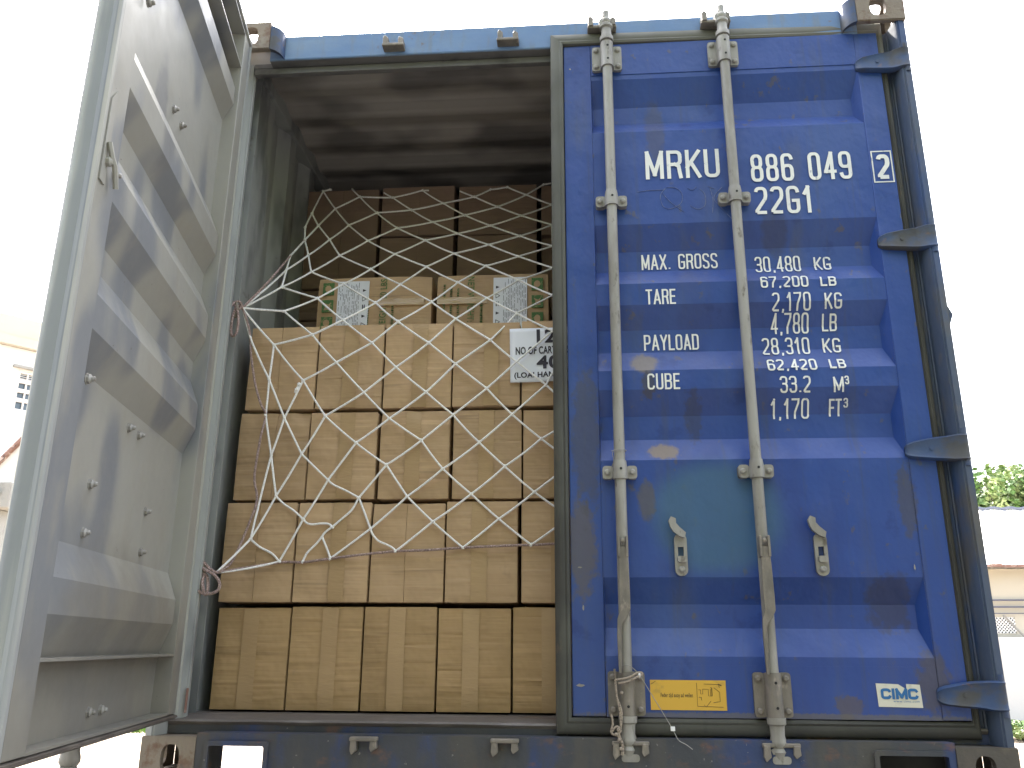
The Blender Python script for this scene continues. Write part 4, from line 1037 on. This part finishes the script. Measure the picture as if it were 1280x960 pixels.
# ------------------------------------------------------------------ trailer under the container
GZ = -1.15
tr = empty('trailer_chassis', (1.219, 3, GZ)); tag(tr, 'dark steel trailer chassis carrying the blue container', 'trailer')
def tobj(n, bm, m='steel_dark'):
    for v in bm.verts: v.co -= Vector((1.219, 3, GZ))
    return obj(n, bm, m, tr)
for x in (.75, 1.60):
    bm = bmesh.new(); box(bm, x, x + .12, .3, 8.5, -.42, -.40); box(bm, x, x + .12, .3, 8.5, -.06, -.03); box(bm, x + .05, x + .065, .3, 8.5, -.40, -.06); tobj('main_beam', bm)
for y in (.30, 5.6):
    bm = bmesh.new(); box(bm, .45, 1.98, y, y + .2, -.2, -.028, .01); tobj('bolster', bm)
for y in (1.9, 3.2):
    for x in (.05, 1.93):
        bm = bmesh.new(); prf = [(0, .25), (0, .45), (.03, .5), (.40, .5), (.43, .45), (.43, .25)]
        loft(bm, [[(x + a, y + r * math.cos(i * math.pi / 12), GZ + .5 + r * math.sin(i * math.pi / 12)) for i in range(24)] for a, r in prf]); recalc(bm)
        tobj('wheel', bm, 'tyre')
    bm = bmesh.new(); box(bm, .45, 1.98, y - .06, y + .06, GZ + .44, GZ + .56); tobj('axle', bm)
for y in (8.0,):
    bm = bmesh.new(); box(bm, .6, .75, y, y + .15, GZ, -.4); box(bm, 1.7, 1.85, y, y + .15, GZ, -.4); tobj('landing_leg', bm)

# ------------------------------------------------------------------ ground
bm = bmesh.new()
n = 90
def gr(i): t = (i / n - .5) * 2; return math.copysign(abs(t) ** 2.2, t) * 900
V_ = [[bm.verts.new((gr(i), gr(j) + 5, GZ + (.05 * noise.noise(Vector((gr(i) * .3, gr(j) * .3, 0))) if abs(gr(i)) < 60 and abs(gr(j)) < 60 and (abs(gr(i)) > 4 or gr(j) > 6) else 0) - .0)) for j in range(n + 1)] for i in range(n + 1)]
for i in range(n):
    for j in range(n): bm.faces.new((V_[i][j], V_[i + 1][j], V_[i + 1][j + 1], V_[i][j + 1]))
g = obj('ground', bm, 'ground', None, smooth=True); tag(g, 'pale dusty yard ground', 'ground', kind='structure')
bm = bmesh.new(); nx, ny = 60, 30  # unseen dark ground, added to cut bounce light onto the container
V_ = [[bm.verts.new((-40 + 80 * i / nx, -22 + 24.5 * j / ny + (.35 * noise.noise(Vector((i * .4, 7, 0))) if j == ny else 0), GZ + .055)) for j in range(ny + 1)] for i in range(nx + 1)]
for i in range(nx):
    for j in range(ny): bm.faces.new((V_[i][j], V_[i + 1][j], V_[i + 1][j + 1], V_[i][j + 1]))
g = obj('bounce_cut_asphalt', bm, 'asphalt'); tag(g, 'unseen dark asphalt under the container, added to cut bounce light', 'road', kind='structure')
bm = bmesh.new(); rnd = random.Random(3)
def blade(bm, x, y, z, h):
    a = rnd.uniform(0, 6.3); w2 = h * .07; dx, dy = math.cos(a) * w2, math.sin(a) * w2; lx, ly = rnd.uniform(-.4, .4) * h, rnd.uniform(-.4, .4) * h
    v = [bm.verts.new(p) for p in ((x - dx, y - dy, z), (x + dx, y + dy, z), (x + lx, y + ly, z + h))]; bm.faces.new(v)
for _ in range(42000):
    x = rnd.uniform(-15, -2.0); y = rnd.uniform(13.3, 17.2)
    if noise.noise(Vector((x * .8, y * .8, 4))) > -.34: blade(bm, x, y, GZ - .02, rnd.uniform(.08, .24))
for _ in range(500): blade(bm, rnd.uniform(-9, -4), rnd.uniform(10.5, 14), GZ - .02, rnd.uniform(.03, .10))
g = obj('grass', bm, 'grass'); tag(g, 'strip of green grass along the far side of the yard', 'grass', kind='stuff')

# ------------------------------------------------------------------ vegetation
def crown(bm, c, R, n, leaf, rnd, hole=-.2, fr=1.1, flat=1):
    k = 0; tries = 0
    while k < n and tries < n * 12:
        tries += 1
        u = Vector((rnd.gauss(0, 1), rnd.gauss(0, 1), rnd.gauss(0, 1))).normalized() * rnd.random() ** .45
        p = Vector((c[0] + u.x * R[0], c[1] + u.y * R[1], c[2] + u.z * R[2]))
        nz = noise.noise(p * fr)
        if nz + .5 * (1 - u.length) < hole + .35 * u.length ** 3: continue
        k += 1
        a = Vector((rnd.uniform(-1, 1), rnd.uniform(-1, 1), rnd.uniform(-.6, .6))).normalized(); b = a.orthogonal().normalized()
        b = (Matrix.Rotation(rnd.uniform(0, 6.3), 3, a) @ b); l = leaf * rnd.uniform(.6, 1.4)
        q = [p - a * l * .6, p + b * l * .32, p + a * l * .6, p - b * l * .32]
        bm.faces.new([bm.verts.new(x) for x in q])
def tree(base, top, R, n, leaf, label, seed, hole=-.2, fr=1.1, group=None, name='broadleaf_tree', tr_=.25):
    rnd = random.Random(seed); t = empty(name, base); tag(t, label, 'tree', group)
    bm = bmesh.new(); crown(bm, (0, 0, top), R, n, leaf, rnd, hole, fr); obj('crown', bm, 'leaf', t)
    bm = bmesh.new()
    tube(bm, catmull([(0, 0, -.1), (.05, .03, top * .3), (-.06, .05, top * .6), (0, 0, top * .95)], 4), .2, 10, rf=[tr_ * (1 - .7 * i / 12) for i in range(13)])
    for i in range(7):
        a = i * .9 + rnd.random(); h = top * rnd.uniform(.35, .7)
        e = Vector((math.cos(a) * R[0] * .7, math.sin(a) * R[1] * .7, top + rnd.uniform(-.3, .5) * R[2]))
        s = Vector((0, 0, h)); tube(bm, catmull([s, s.lerp(e, .4) + Vector((0, 0, .2)), e], 4), .1, 6, rf=[tr_ * .35 * (1 - .8 * k / 8) for k in range(9)])
    obj('trunk', bm, 'bark', t, smooth=True)
    return t
tree((17.7, 31, GZ), 6.35, (3.0, 2.5, 2.0), 15000, .20, 'leafy green tree rising behind the white roof at the right', 11, -.12, 1.3)
# tall unseen trees behind the camera, added to block low sky light
proto = None
for i, x in enumerate((-24, -17, -10, -3.5, 3, 9.5, 16, 23)):
    if proto is None:
        proto = tree((x, -12.5, GZ), 6.6, (4.6, 3.0, 5.6), 5200, .55, 'tall dense tree unseen behind the camera, added to block low sky light', 31, -.6, .8, group='unseen trees added to block low sky light', name='sky_blocker_tree')
        parts = list(proto.children)
    else:
        t2 = proto.copy(); COL.objects.link(t2); t2.location = (x, -12.5 - (i % 2) * 1.5, GZ); t2.rotation_euler = (0, 0, 0 if i % 3 else 3.14)
        for ch in parts:
            c2 = ch.copy(); COL.objects.link(c2); c2.parent = t2
# bush by the right wall
b = empty('green_bush', (8.95, 14.1, GZ)); tag(b, 'low green weeds on the ground right of the container', 'bush')
bm = bmesh.new(); crown(bm, (0, 0, .16), (.75, .6, .17), 2600, .06, random.Random(4), -.3, 2); obj('foliage', bm, 'leaf', b)
bm = bmesh.new()
for i in range(6): tube(bm, [(0, 0, 0), (.3 * math.cos(i), .3 * math.sin(i), .12), (.5 * math.cos(i), .4 * math.sin(i), .2)], .008, 5)
obj('stem', bm, 'bark', b)

# ------------------------------------------------------------------ buildings
# long low building at the right
rb = empty('low_building', (12, 18, GZ)); tag(rb, 'long low building with white sheet roof and rusty eave at the right', 'building')
def R_(n, bm, m, par=rb, off=Vector((12, 18, GZ))):
    for v in bm.verts: v.co -= off
    return obj(n, bm, m, par)
bm = bmesh.new()
ez, rz_ = 2.16, 4.02
box(bm, 7.5, 10.60, 18.30, 18.5, GZ, 2.12); box(bm, 11.05, 26, 18.30, 18.5, GZ, 2.12); box(bm, 10.60, 11.05, 18.30, 18.5, GZ, .70); box(bm, 10.60, 11.05, 18.30, 18.5, 1.05, 2.12)
box(bm, 7.5, 26, 25.5, 25.7, GZ, 2.12)
prw = [(18.3, 2.12), (25.7, 2.12), (22, 3.85)]
for x in (7.5, 25.9): loft(bm, [[(x, y, z) for y, z in prw], [(x + .1, y, z) for y, z in prw]])
R_('wall', bm, 'beige_wall')
bm = bmesh.new(); P = []
x = 7.2
while x < 26.4: P += [(x, 0), (x + .05, .03), (x + .1, 0)]; x += .2
for dz in (0, -.02):
    loft(bm, [[(a, 17.9, ez + b + dz) for a, b in P], [(a, 22.02, rz_ + b + dz) for a, b in P]], cap=False, closed=False)
    loft(bm, [[(a, 22.02, rz_ + b + dz) for a, b in P], [(a, 26.1, ez + b + dz) for a, b in P]], cap=False, closed=False)
R_('roof', bm, 'white_roof')
bm = bmesh.new(); xx = 7.2; rnd = random.Random(2)
while xx < 26.4:
    l = rnd.uniform(.15, .5); box(bm, xx, xx + l, 17.86, 17.92, ez - .02 - rnd.uniform(0, .02), ez + .02 + rnd.uniform(0, .05)); xx += l
R_('eave_board', bm, 'rust')
bm = bmesh.new(); tube(bm, [(x, 22.0, rz_ + .05 + .02 * math.sin(x * 14)) for x in [7.2 + i * .1 for i in range(190)]], .045, 6); R_('ridge_cap', bm, 'pipe')
for z in (1.42, 1.27, 1.13):
    bm = bmesh.new(); tube(bm, [(7.6, 18.22, z), (26, 18.22, z + .02)], .022 if z > 1.2 else .012, 6); R_('wall_pipe', bm, 'pipe')
bm = bmesh.new(); box(bm, 10.5, 11.2, 18.35, 18.38, .65, 1.1); fr_ = R_('vent_opening', bm, 'dark')
bm = bmesh.new()
for i in range(-6, 16):
    for sgn in (1, -1):
        x0 = 10.60 + i * .075; a = (x0, .70) if sgn > 0 else (x0, 1.05); b_ = (x0 + .35, 1.05) if sgn > 0 else (x0 + .35, .70)
        pts = [a, b_]
        t0 = max(0, (10.60 - a[0]) / .35); t1 = min(1, (11.05 - a[0]) / .35)
        if t1 <= t0: continue
        q = [(a[0] + .35 * t, 18.29, a[1] + (b_[1] - a[1]) * t) for t in (t0, t1)]
        tube(bm, q, .012, 4)
R_('lattice', bm, 'white_roof', fr_)
bm = bmesh.new(); box(bm, 7.5, 26, 18.05, 18.25, GZ, .62); R_('plinth_wall', bm, 'white_wall')
bm = bmesh.new(); tube(bm, [(10.75, 18.15, 1.10), (11.12, 18.1, .62)], .025, 6); R_('leaning_pipe', bm, 'concrete')
# white building at the far left
off = Vector((-22.311, 28.904, GZ))
lb = empty('white_building', off); tag(lb, 'tall white building with a cream parapet and a barred window at the far left', 'building')
ang = rad(-14)
def Lf(n, bm, m, par=lb):
    rot = Matrix.Rotation(-ang, 4, 'Z')
    return obj(n, bm, m, par)
lb.rotation_euler = (0, 0, rad(51.17))
# local frame: x along facade, y into building
XH = 0
bm = bmesh.new()
WX0, WX1, WZ0, WZ1 = .93, 1.72, 10.62, 12.33
box(bm, -14, WX0, 0, .3, 0, 13.25); box(bm, WX1, 7.5, 0, .3, 0, 13.25); box(bm, WX0, WX1, 0, .3, 0, WZ0); box(bm, WX0, WX1, 0, .3, WZ1, 13.25)
box(bm, -14, 7.5, 9.7, 10, 0, 13.25); box(bm, -14, -13.7, .3, 9.7, 0, 13.25); box(bm, 7.2, 7.5, .3, 9.7, 0, 13.25); box(bm, -13.7, 7.2, .3, 9.7, 12.9, 13.1)
Lf('wall', bm, 'white_wall')
bm = bmesh.new(); box(bm, -14.1, 7.6, -.10, .25, 13.66, 14.56); Lf('parapet', bm, 'cream')
bm = bmesh.new(); box(bm, -14.2, 7.7, -.28, .2, 13.27, 13.65); Lf('cornice', bm, 'beige_wall')
bm = bmesh.new(); box(bm, WX0 - .25, WX1 + .25, -.18, -.003, WZ1 + .08, WZ1 + .17); Lf('window_hood', bm, 'concrete')
bm = bmesh.new(); box(bm, WX0, WX1, .2, .22, WZ0, WZ1); wn = Lf('window', bm, 'glass')
bm = bmesh.new()
box(bm, WX0, WX0 + .1, .05, .19, WZ0, WZ1); box(bm, WX1 - .1, WX1, .05, .19, WZ0, WZ1)
for i in range(5):
    z = WZ0 + (WZ1 - WZ0 - .1) * i / 4; box(bm, WX0 + .101, WX1 - .101, .06, .18, z, z + (.16 if i else .1))
box(bm, (WX0 + WX1) / 2 - .03, (WX0 + WX1) / 2 + .03, .07, .17, WZ0, WZ1)
for i in range(5): box(bm, WX0 + .1, WX1 - .1, .08, .10, WZ1 - .48 + i * .08, WZ1 - .46 + i * .08)
Lf('window_frame', bm, 'white_wall', wn)
# gate house gable with red tile verge, at the left edge
gh = empty('gate_house', (-13.6, 18, GZ)); tag(gh, 'small white gate house with a reddish tiled roof edge at the left', 'building')
bm = bmesh.new(); P = [(-1.6, 0), (2.6, 0), (2.6, 6.4), (1.6, 7.6), (-1.6, 3.9)]
loft(bm, [[(x, 0, z) for x, z in P], [(x, 3, z) for x, z in P]]); recalc(bm); obj('wall', bm, 'white_wall', gh)
bm = bmesh.new(); P = [(-1.9, 3.65), (1.62, 7.72), (1.62, 7.60), (-1.9, 3.53)]
loft(bm, [[(x, -.12, z) for x, z in P], [(x, 3.1, z) for x, z in P]]); recalc(bm)
obj('roof', bm, 'rust', gh)
# concrete gate pillar
gp = empty('gate_pillar', (-9.05, 12, GZ)); tag(gp, 'grey concrete gate pillar with a square cap at the left edge', 'pillar')
bm = bmesh.new(); box(bm, -.22, .10, -.16, .16, 0, 3.78, .01); obj('shaft', bm, 'concrete', gp)
bm = bmesh.new(); box(bm, -.30, .34, -.26, .30, 3.785, 4.26, .03); bolt(bm, .12, -.26, 4.06, .06, .05); obj('cap', bm, 'concrete', gp)
# overhead cables
for i, (P, lab) in enumerate(((((-60, 60, 34), (-20, 40, 21.5), (-12.2, 33, 17.4)), 'thin overhead cable crossing the sky at the upper left edge'), (((-14, 40, 29.0), (-4.0, 40, 28.55), (0.6, 40, 30.2)), 'thin overhead cable in the sky above the container'))):
    pass
def cable(pxs, Y, lab):
    bm = bmesh.new()
    pts = []
    for px, py in pxs:
        r = Mc @ Vector((px - 640, -(py - 480), -1073.57)); pts.append(Cc + r * ((Y - Cc.y) / r.y))
    tube(bm, catmull(pts, 4), .011, 5); o = obj('overhead_cable', bm, 'wire'); tag(o, lab, 'cable', 'overhead cables')
cable(((-700, 260), (-200, 185), (0, 150), (22, 145), (90, 138), (330, 60)), 26, 'thin overhead cable crossing the sky at the far left edge')
cable(((300, 75), (505, 30), (545, 18), (575, 11), (700, -22), (900, -80)), 24, 'thin overhead cable rising above the blue header beam')
